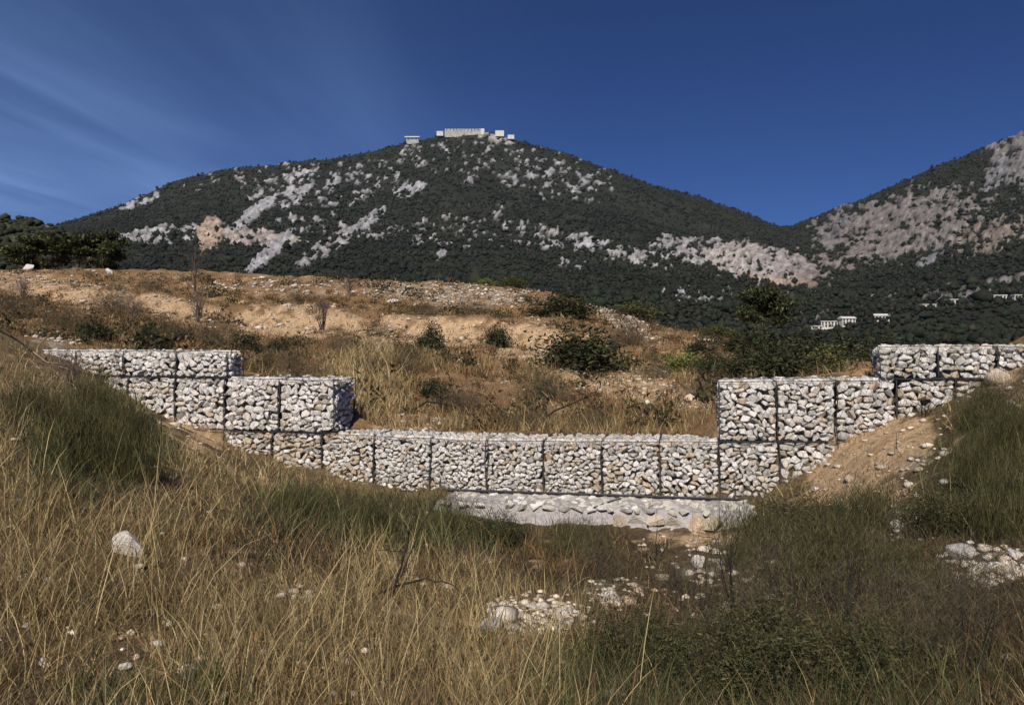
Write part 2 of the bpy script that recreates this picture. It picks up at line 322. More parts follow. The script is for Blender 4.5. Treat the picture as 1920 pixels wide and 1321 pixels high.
def far_pos(px, t):
    px = np.asarray(px, float); t = np.clip(np.asarray(t, float), 0, NFR - 1.0001)
    pi = np.clip((px - PXG[0]) / 20.0, 0, len(PXG) - 1.001); i = pi.astype(int); f = pi - i
    j = t.astype(int); g = t - j
    def s(A): return lerp(lerp(A[j, i], A[j, i + 1], f), lerp(A[j + 1, i], A[j + 1, i + 1], f), g)
    Y = s(FYr); py = s(FPr); x = (px - CX) / F * Y
    # gullies and spurs in metres, quiet at the ridge line
    w = np.clip(Y / 900, 0, 1) * np.where(t > 7, 1 - 0.75 * np.clip(t - 7, 0, 1), 1)
    r = 1 - np.abs(2 * fbm(x / 210 + 0.3 * Y / 210, Y / 420, 51, 4) - 1)
    z = CZ + (HZ - py) / F * Y + w * (34 * (r - 0.72) + 16 * (fbm(x / 60, Y / 60, 61, 4) - 0.5)) + np.clip(Y / 1500, 0, 1) * 5 * (fbm(x / 16, Y / 16, 71, 2) - .5)
    return x, Y, z
def far_at(px, py):
    t = np.linspace(0.5, 8, 900); x, Y, z = far_pos(np.full_like(t, px), t)
    q = HZ - F * (z - CZ) / Y; k = int(np.argmin(np.abs(q - py))); return Vector((x[k], Y[k], z[k]))

# bare limestone on the mountain: where, how big, how dense, how ochre
ROCKS = [(270, 374, 52, 13, -24, .8, 0), (470, 330, 130, 22, -8, .32, .2), (540, 350, 85, 42, -20, .55, .1), (480, 396, 64, 14, -38, 1.3, 0), (545, 330, 18, 28, 0, .7, 0), (330, 440, 150, 22, -4, .8, .1),
 (395, 442, 36, 40, 20, 1.1, .75), (480, 446, 100, 20, 4, 1.1, .35), (507, 472, 76, 14, -42, 1.35, 0), (560, 352, 60, 26, -50, .85, 0), (690, 415, 60, 12, -35, .9, 0), (615, 462, 80, 20, -30, 1.0, .1), (600, 425, 110, 24, 6, .5, .1), (650, 350, 90, 50, -20, .5, 0), (700, 325, 60, 30, 0, .5, 0),
 (745, 352, 60, 18, 10, .62, 0), (785, 348, 18, 10, 0, .9, 0), (765, 292, 30, 20, -40, .62, 0), (900, 300, 170, 50, 5, .34, 0), (1010, 325, 160, 46, 12, .46, 0), (882, 340, 10, 16, 30, .8, 0), (1130, 345, 60, 16, 10, .44, 0), (850, 430, 140, 40, -8, .36, .1), (700, 435, 90, 22, -4, .5, .1),
 (826, 478, 16, 9, -30, .95, 0), (860, 450, 30, 20, 0, .5, 0), (1000, 440, 120, 34, 12, .48, .1), (1100, 456, 42, 20, 12, .95, 0), (1170, 476, 90, 22, 18, .68, .1), (1075, 494, 40, 12, 0, .6, 0),
 (1330, 472, 120, 34, 8, .82, .1), (1430, 495, 150, 42, 11, 1.1, .3), (1460, 522, 90, 15, 9, 1.1, .7), (1240, 470, 60, 22, 0, .6, .1), (1300, 555, 70, 16, 8, .5, 0), (1390, 560, 40, 12, 30, .5, 0), (930, 262, 45, 10, 14, .85, .25),
 (1700, 425, 190, 74, -14, 1.0, .3), (1600, 440, 90, 60, 0, .85, .2), (1905, 300, 75, 62, -20, .85, .15), (1870, 330, 50, 22, -45, .9, 0), (1860, 440, 110, 44, -14, .8, .5), (1790, 395, 70, 16, 22, .5, .9), (1740, 490, 46, 11, -28, 1.05, 0), (1560, 492, 60, 16, 14, .95, .4),
 (1640, 490, 40, 16, 0, .7, .1), (1820, 545, 170, 22, -10, .5, .15), (1680, 556, 90, 14, 0, .42, .1), (1560, 590, 70, 12, 0, .4, .3), (20, 450, 120, 20, 4, .4, 0)]
def rock_mask(px, py, x, y):
    m = np.zeros_like(px); o = np.zeros_like(px)
    for cx, cy, rx, ry, dg, st, oc in ROCKS:
        e = ell(px, py, cx, cy, rx, ry, dg); w = e * st; o = np.where(w > m, oc * np.ones_like(px), o); m = np.maximum(m, w)
    q = py * 5.2
    n = 0.62 * fbm((px + py * .55) / 13, (py - px * .12) / 7, 81, 3, 0.62) + 0.38 * fbm(px / 5.2, py / 4.2, 91, 2)
    g = m * 2.3 - 1.55 + (n - 0.5) / 0.14 - 1.2 * (m < 0.02)
    return sstep(-0.15, 0.45, g), o, n

def build_far():
    px = np.concatenate([np.linspace(-1300, -120, 60), np.linspace(-116, 2040, 660), np.linspace(2044, 3200, 60)])
    t = np.concatenate([np.linspace(0, 3, 24)[:-1], np.linspace(3, 8, 150), np.linspace(8, 10, 8)[1:]])
    P, Tt = np.meshgrid(px, t); X, Y, Z = far_pos(P, Tt); py = HZ - F * (Z - CZ) / Y
    m, o, n = rock_mask(P, py, X, Y)
    soil = np.array([0.022, 0.024, 0.017]) * (0.6 + 0.9 * fbm(X / 40, Y / 40, 7, 3))[..., None]
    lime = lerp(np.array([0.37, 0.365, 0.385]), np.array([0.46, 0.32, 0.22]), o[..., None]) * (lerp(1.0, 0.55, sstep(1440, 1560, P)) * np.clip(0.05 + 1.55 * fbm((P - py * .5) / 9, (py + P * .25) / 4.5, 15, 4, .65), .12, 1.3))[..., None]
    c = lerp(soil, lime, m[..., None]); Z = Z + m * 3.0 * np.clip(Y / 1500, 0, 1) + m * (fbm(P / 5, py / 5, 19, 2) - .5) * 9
    nr, nc = X.shape; idx = np.arange(nr * nc).reshape(nr, nc)
    a, b, d, e = idx[:-1, :-1].ravel(), idx[:-1, 1:].ravel(), idx[1:, :-1].ravel(), idx[1:, 1:].ravel()
    T = np.concatenate([np.stack([a, b, e], 1), np.stack([a, e, d], 1)])
    me = mesh_np('mountain', np.stack([X, Y, Z], -1).reshape(-1, 3), T, c.reshape(-1, 3), False)
    mt, nt, bs, out = new_mat('limestone_mountain'); col = attr_col(nt)
    nn = node_noise(nt, 0.12, 6)
    nt.links.new(mixc(nt, col, ramp(nt, nn.outputs['Fac'], [(0.3, (0.6, 0.6, 0.62)), (0.7, (1.3, 1.3, 1.3))]), 0.9, 'MULTIPLY'), bs.inputs['Base Color'])
    bump(nt, bs, nn.outputs['Fac'], 1.0, 4.0)
    tag(obj('mountain', me, mt), kind='structure')
build_far()

# low wooded hill on the left, between the knoll and the mountain
HK = {0: [(-600, 560), (300, 560)], 1: [(-600, 470), (0, 480), (100, 495), (170, 510), (260, 540), (420, 600)], 2: [(-600, 400), (-100, 412), (0, 414), (40, 410), (70, 417), (105, 430), (150, 462), (190, 492), (225, 525), (300, 580), (420, 640)]}
def hill_pos(px, t):
    r = [np.interp(px, [a for a, _ in HK[k]], [b for _, b in HK[k]]) for k in range(3)]
    py = np.where(t < 1, lerp(r[0], r[1], t), np.where(t < 2, lerp(r[1], r[2], t - 1), r[2] + (t - 2) * 160))
    Y = 90 + t * 60; x = (px - CX) / F * Y
    return x, Y, CZ + (HZ - py) / F * Y + 2.5 * (fbm(x / 9, Y / 9, 41, 3) - .5)
def build_hill():
    P, Tt = np.meshgrid(np.linspace(-600, 420, 150), np.linspace(0, 3, 40)); X, Y, Z = hill_pos(P, Tt)
    n = fbm(X / 5, Y / 5, 5, 4)
    c = lerp(np.array([0.05, 0.05, 0.03]), np.array([0.34, 0.30, 0.25]), sstep(.62, .7, n)[..., None])
    nr, nc = X.shape; idx = np.arange(nr * nc).reshape(nr, nc)
    a, b, d, e = idx[:-1, :-1].ravel(), idx[:-1, 1:].ravel(), idx[1:, :-1].ravel(), idx[1:, 1:].ravel()
    me = mesh_np('wooded_hill', np.stack([X, Y, Z], -1).reshape(-1, 3), np.concatenate([np.stack([a, b, e], 1), np.stack([a, e, d], 1)]), c.reshape(-1, 3), True)
    mt, nt, bs, out = new_mat('hill_soil'); nt.links.new(attr_col(nt), bs.inputs['Base Color'])
    tag(obj('hill', me, mt), kind='structure')
build_hill()

# ------------------------------------------------------------------ forest: masses of small crowns
def ico(sub):
    bm = bmesh.new(); bmesh.ops.create_icosphere(bm, subdivisions=sub, radius=1)
    V = np.array([v.co[:] for v in bm.verts]); T = np.array([[v.index for v in f.verts] for f in bm.faces]); bm.free(); return V, T
ICO1, ICO2 = ico(1), ico(2)
OCT = (np.array([[1, 0, 0], [-1, 0, 0], [0, 1, 0], [0, -1, 0], [0, 0, 1], [0, 0, -1]], float), np.array([[0, 2, 4], [2, 1, 4], [1, 3, 4], [3, 0, 4], [2, 0, 5], [1, 2, 5], [3, 1, 5], [0, 3, 5]]))
def blobs(proto, P, R, H, C, jit=0.35, dark=0.0):
    V, T = proto; n, k = len(P), len(V)
    ang = rng.uniform(0, 6.28, n); ca, sa = np.cos(ang)[:, None], np.sin(ang)[:, None]
    B = V[None] * (1 + jit * rng.standard_normal((n, k, 1)).clip(-1.6, 1.6))
    X = B[..., 0] * ca - B[..., 1] * sa; Yv = B[..., 0] * sa + B[..., 1] * ca
    out = np.stack([P[:, None, 0] + X * R[:, None], P[:, None, 1] + Yv * R[:, None], P[:, None, 2] + (B[..., 2] * 0.5 + 0.45) * H[:, None]], -1)
    c = C[:, None, :] * (1 + 0.18 * rng.standard_normal((n, k, 1))).clip(.4, 1.8)
    return out.reshape(-1, 3), (T[None] + (np.arange(n) * k)[:, None, None]).reshape(-1, 3), c.reshape(-1, 3)
def join(parts):
    Vs, Ts, Cs, o = [], [], [], 0
    for V, T, C in parts: Vs.append(V); Ts.append(T + o); Cs.append(C); o += len(V)
    return np.concatenate(Vs), np.concatenate(Ts), np.concatenate(Cs)
def greens(n, base=(0.0155, 0.020, 0.0145), var=.35):
    c = np.array(base)[None] * (1 + var * (rng.random((n, 1)) - .5) * 2)
    c[:, 0] *= 1 + .5 * (rng.random(n) - .4); return c
def build_forest():
    parts = []
    for n, ta, tb, proto, ra, rb in ((62000, 4.6, 8.02, OCT, 2.0, 3.6), (26000, 3.0, 4.6, OCT, 1.3, 2.4), (9500, 1.6, 3.0, ICO1, .8, 1.6)):
        px = rng.uniform(-300, 2250, n); t = rng.uniform(ta, tb, n); x, y, z = far_pos(px, t); py = HZ - F * (z - CZ) / y
        m, o, nn = rock_mask(px, py, x, y)
        thin = fbm(x / 90, y / 90, 33, 3)
        keep = (rng.random(n) > m * 0.97) & (rng.random(n) < 0.55 + 1.1 * thin)
        x, y, z = x[keep], y[keep], z[keep]; n = len(x)
        R = rng.uniform(ra, rb, n) * rng.lognormal(-.12, .36, n); H = R * rng.uniform(.9, 2.1, n)
        if ta > 4: R *= 0.8; H *= .9
        pat = fbm(x / 130, y / 130, 44, 3)[:, None]
        C = greens(n) * lerp(np.array([[0.6, 0.58, 0.75]]), np.array([[1.55, 1.5, 1.15]]), pat)
        parts.append(blobs(proto, np.stack([x, y, z], 1), R, H, C))
    V, T, C = join(parts)
    tag(obj('forest', mesh_np('forest', V, T, C), M['forest']), 'dark evergreen forest and scrub covering the mountain slopes and valley', 'forest', kind='stuff')
    n = 2600; px = rng.uniform(-500, 250, n); t = rng.uniform(.3, 2.05, n); x, y, z = hill_pos(px, t)
    k = (px < 60) | (t > 0.6); x, y, z = x[k], y[k], z[k]; n = len(x)
    R = rng.uniform(.5, 1.25, n); H = R * rng.uniform(1., 1.7, n)
    pr = [blobs(ICO1, np.stack([x, y, z - .1], 1), R, H, greens(n, (0.026, 0.032, 0.018)), .22)]
    V, T, C = join(pr)
    tag(obj('hill_scrub', mesh_np('hill_scrub', V, T, C), M['forest']), 'dark evergreen scrub covering the low hill at the far left', 'scrub', kind='stuff')
build_forest()

# ------------------------------------------------------------------ houses and the fortress on the summit
M['plaster'] = mat_plain('pale_plaster', (0.60, 0.585, 0.55), var=0.16, scale=0.3)
M['cream'] = mat_plain('cream_plaster', (0.62, 0.54, 0.42), var=0.1, scale=0.3)
M['roof'] = mat_plain('tiled_roof', (0.42, 0.24, 0.15), var=0.25, scale=1.0)
M['roof_grey'] = mat_plain('grey_roof', (0.55, 0.53, 0.5), var=0.15, scale=1.0)
M['pane'] = mat_plain('dark_window', (0.03, 0.035, 0.04), rough=0.2, var=0.1)
M['old_wall'] = mat_plain('pale_fortress_stone', (0.38, 0.37, 0.32), var=0.4, scale=0.15)
def box_me(name, x0, x1, y0, y1, z0, z1, bev=0.0):
    bm = bmesh.new(); bmesh.ops.create_cube(bm, size=1)
    for v in bm.verts: v.co = Vector(((x0 + x1) / 2 + v.co.x * (x1 - x0), (y0 + y1) / 2 + v.co.y * (y1 - y0), (z0 + z1) / 2 + v.co.z * (z1 - z0)))
    if bev: bmesh.ops.bevel(bm, geom=bm.edges[:], offset=bev, segments=1, affect='EDGES')
    me = bpy.data.meshes.new(name); bm.to_mesh(me); bm.free(); return me
def gable_me(name, w, d, z0, h, over):
    x, y = w / 2 + over, d / 2 + over; t = 0.25
    V = [(-x, -y, z0), (x, -y, z0), (x, y, z0), (-x, y, z0), (-x, 0, z0 + h), (x, 0, z0 + h), (-x, -y, z0 - t), (x, -y, z0 - t), (x, y, z0 - t), (-x, y, z0 - t)]
    Fc = [(0, 1, 5, 4), (2, 3, 4, 5), (0, 4, 3), (1, 2, 5), (6, 9, 8, 7), (6, 7, 1, 0), (7, 8, 2, 1), (8, 9, 3, 2), (9, 6, 0, 3)]
    me = bpy.data.meshes.new(name); me.from_pydata(V, [], Fc); me.update(); return me
def house(name, pos, w, d, h, rz, label, wall='plaster', roof='roof', gable=True, floors=2, cols=4, group=None):
    o = empty(name, pos, rz); tag(o, label, 'building', group)
    wl_ = obj('wall', box_me('house_wall', -w / 2, w / 2, -d / 2, d / 2, -3, h, 0.0), M[wall], o)
    if gable: obj('roof', gable_me('house_roof', w, d, h + 0.27, w * 0.14, 0.5), M[roof], o)
    else: obj('roof', box_me('flat_roof', -w / 2 - .3, w / 2 + .3, -d / 2 - .3, d / 2 + .3, h + .003, h + .5), M[roof], o)
    pm = box_me('window_pane', -0.55, 0.55, -0.06, 0.06, -0.7, 0.7); sm = box_me('window_sill', -0.75, 0.75, -0.12, 0.1, -0.86, -0.72)
    for f in range(floors):
        for c in range(cols):
            wz = (f + .55) * h / floors; wx = (-.5 + (c + .5) / cols) * w
            wd = obj('window', pm, M['pane'], o, (wx, -d / 2 - .03, wz)); obj('sill', sm, M['plaster'], wd, (0, -.02, 0))
    obj('door', box_me('house_door', -.5, .5, -.07, .05, 0, 2.1), M['bark'], o, (w * .08, -d / 2 - .02, 0.05))
    return o
HOUSES = [  # px, py of the foot, width px, height px, label, wall, roof, gable
 (1530, 622, 24, 13, 'cream house at the lower left end of the valley cluster', 'cream', 'roof_grey', False, 2, 3),
 (1553, 613, 34, 13, 'long white house in the middle of the valley cluster', 'plaster', 'roof_grey', False, 2, 5),
 (1588, 607, 30, 13, 'white house with pitched roof at the upper right of the valley cluster', 'plaster', 'roof_grey', True, 2, 4),
 (1652, 602, 30, 11, 'lone white house in the trees right of the valley cluster', 'plaster', 'roof_grey', True, 2, 4),
 (1738, 578, 30, 8, 'low cream building on the slope above the valley, left of two white ones', 'cream', 'roof_grey', False, 1, 4),
 (1784, 570, 22, 10, 'small bright white house highest in the middle of the right slope', 'plaster', 'roof_grey', False, 2, 3),
 (1873, 560, 26, 8, 'pale low house on the right slope near the picture edge', 'plaster', 'roof_grey', False, 1, 3),
 (1908, 560, 22, 8, 'rightmost white house on the far slope', 'plaster', 'roof_grey', False, 1, 3)]
for px, py, w, h, lb, wa, ro, ga, fl, co in HOUSES:
    p = far_at(px, py); k = p.y / F
    house('house', p, w * k * .85, w * k * .55, h * k * .8, random.uniform(-.25, .25), lb, wa, ro, ga, fl, co, 'houses in the valley')
def build_summit():
    x, y, z = (float(v) for v in far_pos(870.0, 7.995)); k = y / F
    def top(px): a, b, c = far_pos(float(px), 7.99); return float(a), float(b), float(c)
    xa, ya, za = top(868)
    o = empty('fortress', (xa, ya - 12, za), 0); tag(o, 'long pale walled fortress along the mountain summit', 'fortress')
    w = 66 * k
    obj('wall', box_me('fortress_wall', -w / 2, w / 2, -7, 7, -14, 3.6 * k), M['old_wall'], o)
    for i in range(12):
        mx = -w / 2 + (i + .5) * w / 12
        obj('merlon', box_me('merlon', -w / 34, w / 34, -.6, .6, 0, 2.2), M['old_wall'], o, (mx, -6.3, 3.6 * k + .002))
    for i in range(10):
        obj('window', box_me('fortress_window', -1, 1, -.2, .2, -1.5, 1.5), M['pane'], o, (-w / 2 + (i + .5) * w / 10, -7.1, 2.2 * k))
    obj('tower', box_me('fortress_tower', -3.5 * k, 3.5 * k, -6, 6, -14, 6 * k), M['plaster'], o, (w / 2 + 4 * k, 1, 0))
    for px, w2, h2, dz, lb in ((826, 12, 6, 0, 'small pale outbuilding at the left foot of the summit fortress'), (937, 16, 8, 0, 'small white building just below the right end of the summit fortress'), (958, 12, 5, 0, 'low white wall block farthest right on the summit ridge')):
        a, b, c = top(px); house('summit_house', (a, b - 14, c + dz), w2 * k, 10, h2 * k, 0, lb, 'plaster', 'roof_grey', False, 1, 3)
    a, b, c = top(774); o = empty('lookout_pavilion', (a, b - 10, c)); tag(o, 'flat roofed pavilion on posts standing on the ridge left of the fortress', 'pavilion')
    obj('roof', box_me('pavilion_roof', -14 * k, 14 * k, -5, 5, 6.2 * k, 8.2 * k), M['plaster'], o)
    for sx in (-10, -3, 4, 10): obj('post', box_me('pavilion_post', -.8, .8, -.8, .8, -6, 6.2 * k - .003), M['old_wall'], o, (sx * k, -2, 0))
    obj('base', box_me('pavilion_base', -9 * k, 12 * k, -4, 4.5, -8, 2.0 * k), M['old_wall'], o)
build_summit()

# ------------------------------------------------------------------ stones
def hull_stone(seed, n=22, flat=1.0):
    r = random.Random(seed); bm = bmesh.new()
    for _ in range(n):
        v = Vector((r.gauss(0, 1), r.gauss(0, 1), r.gauss(0, 1))).normalized()
        p = 5.5                                            # blocky: superquadric, then jitter
        k = 1 / (abs(v.x) ** p + abs(v.y) ** p + abs(v.z) ** p) ** (1 / p)
        v = v * lerp(1.0, k, 0.9) * r.uniform(.9, 1.1); v.y = max(-.72, min(.72, v.y)) + r.uniform(-.05, .05); bm.verts.new(v)
    g = bmesh.ops.convex_hull(bm, input=bm.verts[:])
    bmesh.ops.delete(bm, geom=[e for e in g['geom_interior'] if isinstance(e, bmesh.types.BMVert)], context='VERTS')
    bmesh.ops.recalc_face_normals(bm, faces=bm.faces[:])
    me = bpy.data.meshes.new('stone'); bm.to_mesh(me); bm.free(); return me
def stone_set(mat, seed, n=20):
    out = []
    for k in range(n): me = hull_stone(seed + k, 13 + k % 5); me.materials.append(mat); out.append(me)
    return out
ST = {k: stone_set(M[k], 100 * i, 18) for i, k in enumerate(('stone', 'stone_tan', 'stone_grey', 'stone_ochre'))}

def pack(w, h, n, seed, squash=1.5):
    r = np.random.default_rng(seed); res = 46
    gx, gy = np.meshgrid((np.arange(int(w * res)) + .5) / res, (np.arange(int(h * res)) + .5) / res); G = np.stack([gx.ravel(), gy.ravel()], 1)
    n = int(n * 1.12); P = r.random((n, 2)) * [w, h]; wt = r.uniform(-1, 1.3, n) * (0.36 * w * h / n); 
    th = r.normal(0, .35, n)
    for it in range(5):
        D = G[:, None] - P[None]; c, s = np.cos(th), np.sin(th)
        a = D[..., 0] * c + D[..., 1] * s; b = (-D[..., 0] * s + D[..., 1] * c) * squash
        own = np.argmin(a * a + b * b - wt, 1)
        for k in range(n):
            q = G[own == k]
            if len(q): P[k] = lerp(P[k], q.mean(0), .8 if it < 4 else 1.0)
    out = []
    for k in range(n):
        q = G[own == k]
        if len(q) < 5: continue
        cv = np.cov(q.T) + np.eye(2) * 1e-5; ev, ec = np.linalg.eigh(cv)
        out.append((q[:, 0].mean(), q[:, 1].mean(), 1.86 * math.sqrt(ev[1]), 1.86 * math.sqrt(ev[0]), math.atan2(ec[1, 1], ec[0, 1])))
    return out

def tube(pts, rad, sides=3):
    pts = [Vector(p) for p in pts]; V, T = [], []; n = len(pts)
    for i, p in enumerate(pts):
        d = (pts[min(i + 1, n - 1)] - pts[max(i - 1, 0)]).normalized()
        a = d.orthogonal().normalized(); b = d.cross(a); r = rad[i] if isinstance(rad, (list, tuple)) else rad
        for k in range(sides):
            t = 2 * math.pi * k / sides; q = p + (a * math.cos(t) + b * math.sin(t)) * r; V.append(q[:])
    for i in range(n - 1):
        for k in range(sides):
            a, b = i * sides + k, i * sides + (k + 1) % sides
            T += [(a, b, b + sides), (a, b + sides, a + sides)]
    return V, T
def tubes_me(name, lst):
    V, T = [], []
    for pts, rad, sd in lst:
        v, t = tube(pts, rad, sd); o = len(V); V += v; T += [(a + o, b + o, c + o) for a, b, c in t]
    return mesh_np(name, np.array(V), np.array(T))

def hexnet(name, w, h, plane):
    cw = 0.1; ch = 0.12; L = []
    def P(x, y): return (x - w / 2, -0.012, y) if plane == 'front' else (x - w / 2, y, 0)
    nx, ny = int(round(w / cw)), int(round(h / ch)); cw, ch = w / nx, h / ny
    for j in range(ny):
        for i in range(nx):
            x, y = (i + (.5 if j % 2 else 0)) * cw, j * ch
            L.append(([P(x, y), P(x, y + ch * .45)], .0024, 3))
            L.append(([P(x, y + ch * .45), P(min(x + cw / 2, w), y + ch)], .0024, 3))
            L.append(([P(x, y + ch * .45), P(max(x - cw / 2, 0), y + ch)], .0024, 3))
    return tubes_me(name, L)
NET = {(1.0, 'front'): hexnet('front_net', 1, 1, 'front'), (.5, 'front'): hexnet('front_net_low', 1, .5, 'front'), (1.0, 'top'): hexnet('top_net', 1, 1, 'top')}

def dz_wall(s): return float(np.interp(s, [-11, -7, -4, 0, 3, 5], [0.02, 0.0, -.04, .04, .11, .12]))
DEPTH = 1.0
def gabion(s0, s1, z0, z1, n_front, mats, label, top=True, end=None, seed=0, seat=True, slack=0.0):
    DEPTH = 1.0 if z1 - z0 > .7 else .6
    sm = (s0 + s1) / 2; dz = dz_wall(sm); w = s1 - s0; h = z1 - z0
    lean = (dz_wall(s1) - dz_wall(s0)) / w
    base = Vector((WP[0] + WD[0] * sm, WP[1] + WD[1] * sm, z0 + dz))
    o = empty('gabion', base); o.rotation_euler = (0, -math.atan(lean), WANG)
    tag(o, label, 'gabion', 'stone filled wire baskets of the stepped wall')
    obj('rubble_fill', box_me('rubble_fill', -w / 2 + .09, w / 2 - .09, .12, DEPTH - .08, .0 + .03, h - .10), M['core'], o)
    def visible(lx, lz):
        P = base + Vector((WD[0] * lx, WD[1] * lx, lz)); q = P + Vector((WN[0], WN[1], 0)) * .25
        return P.z > float(ground_h(q.x, q.y)) - .15
    r = random.Random(seed * 7 + 1)
    def put(loc, rot, scl):
        k = r.choices(list(mats), list(mats.values()))[0]; me = r.choice(ST[k]); st = obj('stone', me, None, o, loc, rot, scl)
        return st
    for x, y, a, b, th in pack(w - .035, h - .03, n_front, seed):
        lx = x - w / 2 + .0175; lz = y + .015
        if seat and not visible(lx, lz): continue
        bulge = .07 * (1 - (2 * lx / w) ** 2) * (1 - (2 * lz / h - 1) ** 2)
        dep = min(.13, max(.06, .8 * math.sqrt(a * b))) * r.uniform(.85, 1.15)
        put((lx, dep * .66 - bulge + r.uniform(0, .03), lz), (r.uniform(-.25, .25), -th + r.choice((0, math.pi)), r.uniform(-.25, .25)), (a, dep, b))
    if top:
        for x, y, a, b, th in pack(w - .03, DEPTH - .05, int(n_front * .62 * DEPTH / h), seed + 500, 1.1):
            lx = x - w / 2 + .015
            put((lx, y + .05, h - .055 + r.uniform(-.02, .015)), (r.uniform(-.15, .15), r.uniform(-.15, .15), th), (a, b, .075))
    if end:
        for x, y, a, b, th in pack(DEPTH - .12, h - .05, int(n_front * .8 * DEPTH), seed + 900):
            sx = 1 if end == 'right' else -1
            put((sx * (w / 2 - .07 + r.uniform(-.02, .01)), x + .1, y + .02), (th * -sx, r.uniform(-.2, .2), 0), (.085, a, b))
    f = .0
    c = [(-w / 2, 0), (w / 2, 0), (w / 2, DEPTH), (-w / 2, DEPTH)]; L = []
    j = lambda: r.uniform(-.02, .02)
    for zz_ in (0.012, h - .012):
        for q in range(4):
            (ax, ay), (bx, by) = c[q], c[(q + 1) % 4]; mid = ((ax + bx) / 2 + j(), (ay + by) / 2 + j() - (.035 if q == 0 else 0), zz_ + j())
            L.append(([(ax, ay, zz_), mid, (bx, by, zz_)], .0065, 5))
    for ax, ay in c:
        L.append(([(ax, ay - .004, 0), (ax + j(), ay - .02, h * .35), (ax + j() * 1.5 + slack * .5, ay - .02, h * .7), (ax, ay, h)], .0072, 5))
    obj('frame_wire', tubes_me('frame_wire', L), M['wire'], o)
    obj('wire_mesh', NET[(1.0 if h > .7 else .5, 'front')], M['wire'], o, (0, -.035, 0), (0, 0, 0), (w, 1, h if h > .7 else h / .5))
    if top: obj('lid_mesh', NET[(1.0, 'top')], M['wire'], o, (0, 0, h + .022), (0, 0, 0), (w, DEPTH, 1))
    return o
WHITE = {'stone': .86, 'stone_grey': .09, 'stone_tan': .05}; DUSTY = {'stone': .25, 'stone_tan': .65, 'stone_grey': .1}; GREY = {'stone': .42, 'stone_grey': .5, 'stone_tan': .08}
MIX = {'stone': .68, 'stone_grey': .2, 'stone_tan': .12}
order = ['leftmost', 'second', 'third', 'fourth', 'fifth', 'sixth', 'seventh', 'eighth', 'ninth', 'tenth', 'eleventh']
T1 = [418, 510, 603, 700, 806, 913, 1020, 1130, 1238, 1350, 1463, 1575]
for i in range(len(T1) - 1):
    mats = DUSTY if i < 2 else ({'stone': .55, 'stone_tan': .4, 'stone_grey': .05} if i == 2 else (WHITE if i < 5 else MIX if i < 9 else GREY))
    n = (95, 95, 100, 125, 130, 120, 115, 105, 95, 85, 80)[i]
    extra = ('half buried in tan earth', 'dusty tan, grass at its foot', 'with pale pinkish stones at its top right', 'of small white stones above green grass', 'of small white stones, taut and square', 'above the left edge of the grey apron', 'standing over the bare grey apron', 'with smaller grey stones near its lid', 'just left of the step up', 'directly under the step of the right upper tier', 'partly covered by the sandy earth mound')[i]
    gabion(s_of(T1[i]), s_of(T1[i + 1]), 0.0, 1.0, n, mats, f'bottom tier basket, {order[i]} from the left, {extra}', top=(2 <= i <= 8), seed=11 + i)
T2L = [150, 240, 328, 421, 523, 625]
for i in range(5):
    gabion(s_of(T2L[i]), s_of(T2L[i + 1]), 1.0, 2.0, (60, 62, 66, 66, 66)[i], WHITE, ('left middle tier basket, outermost, mostly buried behind the green bush', 'left middle tier basket, second from the left, its lower corner in earth', 'left middle tier basket of rounded white stones, third from the left', 'left middle tier basket, next to the shaded end, under the top tier end', 'left middle tier basket ending in a dark shaded face')[i], top=(i >= 3), end='right' if i == 4 else None, seed=41 + i)
T3L = [52, 142, 232, 330, 425]
for i in range(4):
    gabion(s_of(T3L[i]), s_of(T3L[i + 1]), 2.0, 2.5, (40, 42, 42, 42)[i], WHITE, ('low top tier basket at far left, spilling loose stones', 'low top left basket above the green bush', 'low top left basket, third along, beside a slanting wire', 'low top left basket with the open right end')[i], top=True, end='right' if i == 3 else None, seed=61 + i)
T2R = [1350, 1458, 1570, 1683, 1793, 1905]
for i in range(5):
    gabion(s_of(T2R[i]), s_of(T2R[i + 1]), 1.0, 2.0, (78, 74, 64, 60, 60, 60)[i], MIX if i < 3 else GREY, ('right middle tier basket with the open dark left end', 'right middle tier basket, second from its open end', 'right middle tier basket touching the top of the sandy mound', 'right middle tier basket under the left end of the top right tier', 'right middle tier basket half hidden by green broom')[i], top=(i < 3), end='left' if i == 0 else None, seed=81 + i)
T3R = [1650, 1760, 1870, 1980]
for i in range(3):
    gabion(s_of(T3R[i]), s_of(T3R[i + 1]), 2.0, 2.52, (38, 38, 38, 38)[i], GREY, ('low top right basket with the open left end', 'low top right basket, second from its left end', 'low top right basket next to the picture edge')[i], top=True, end='left' if i == 0 else None, seed=101 + i)

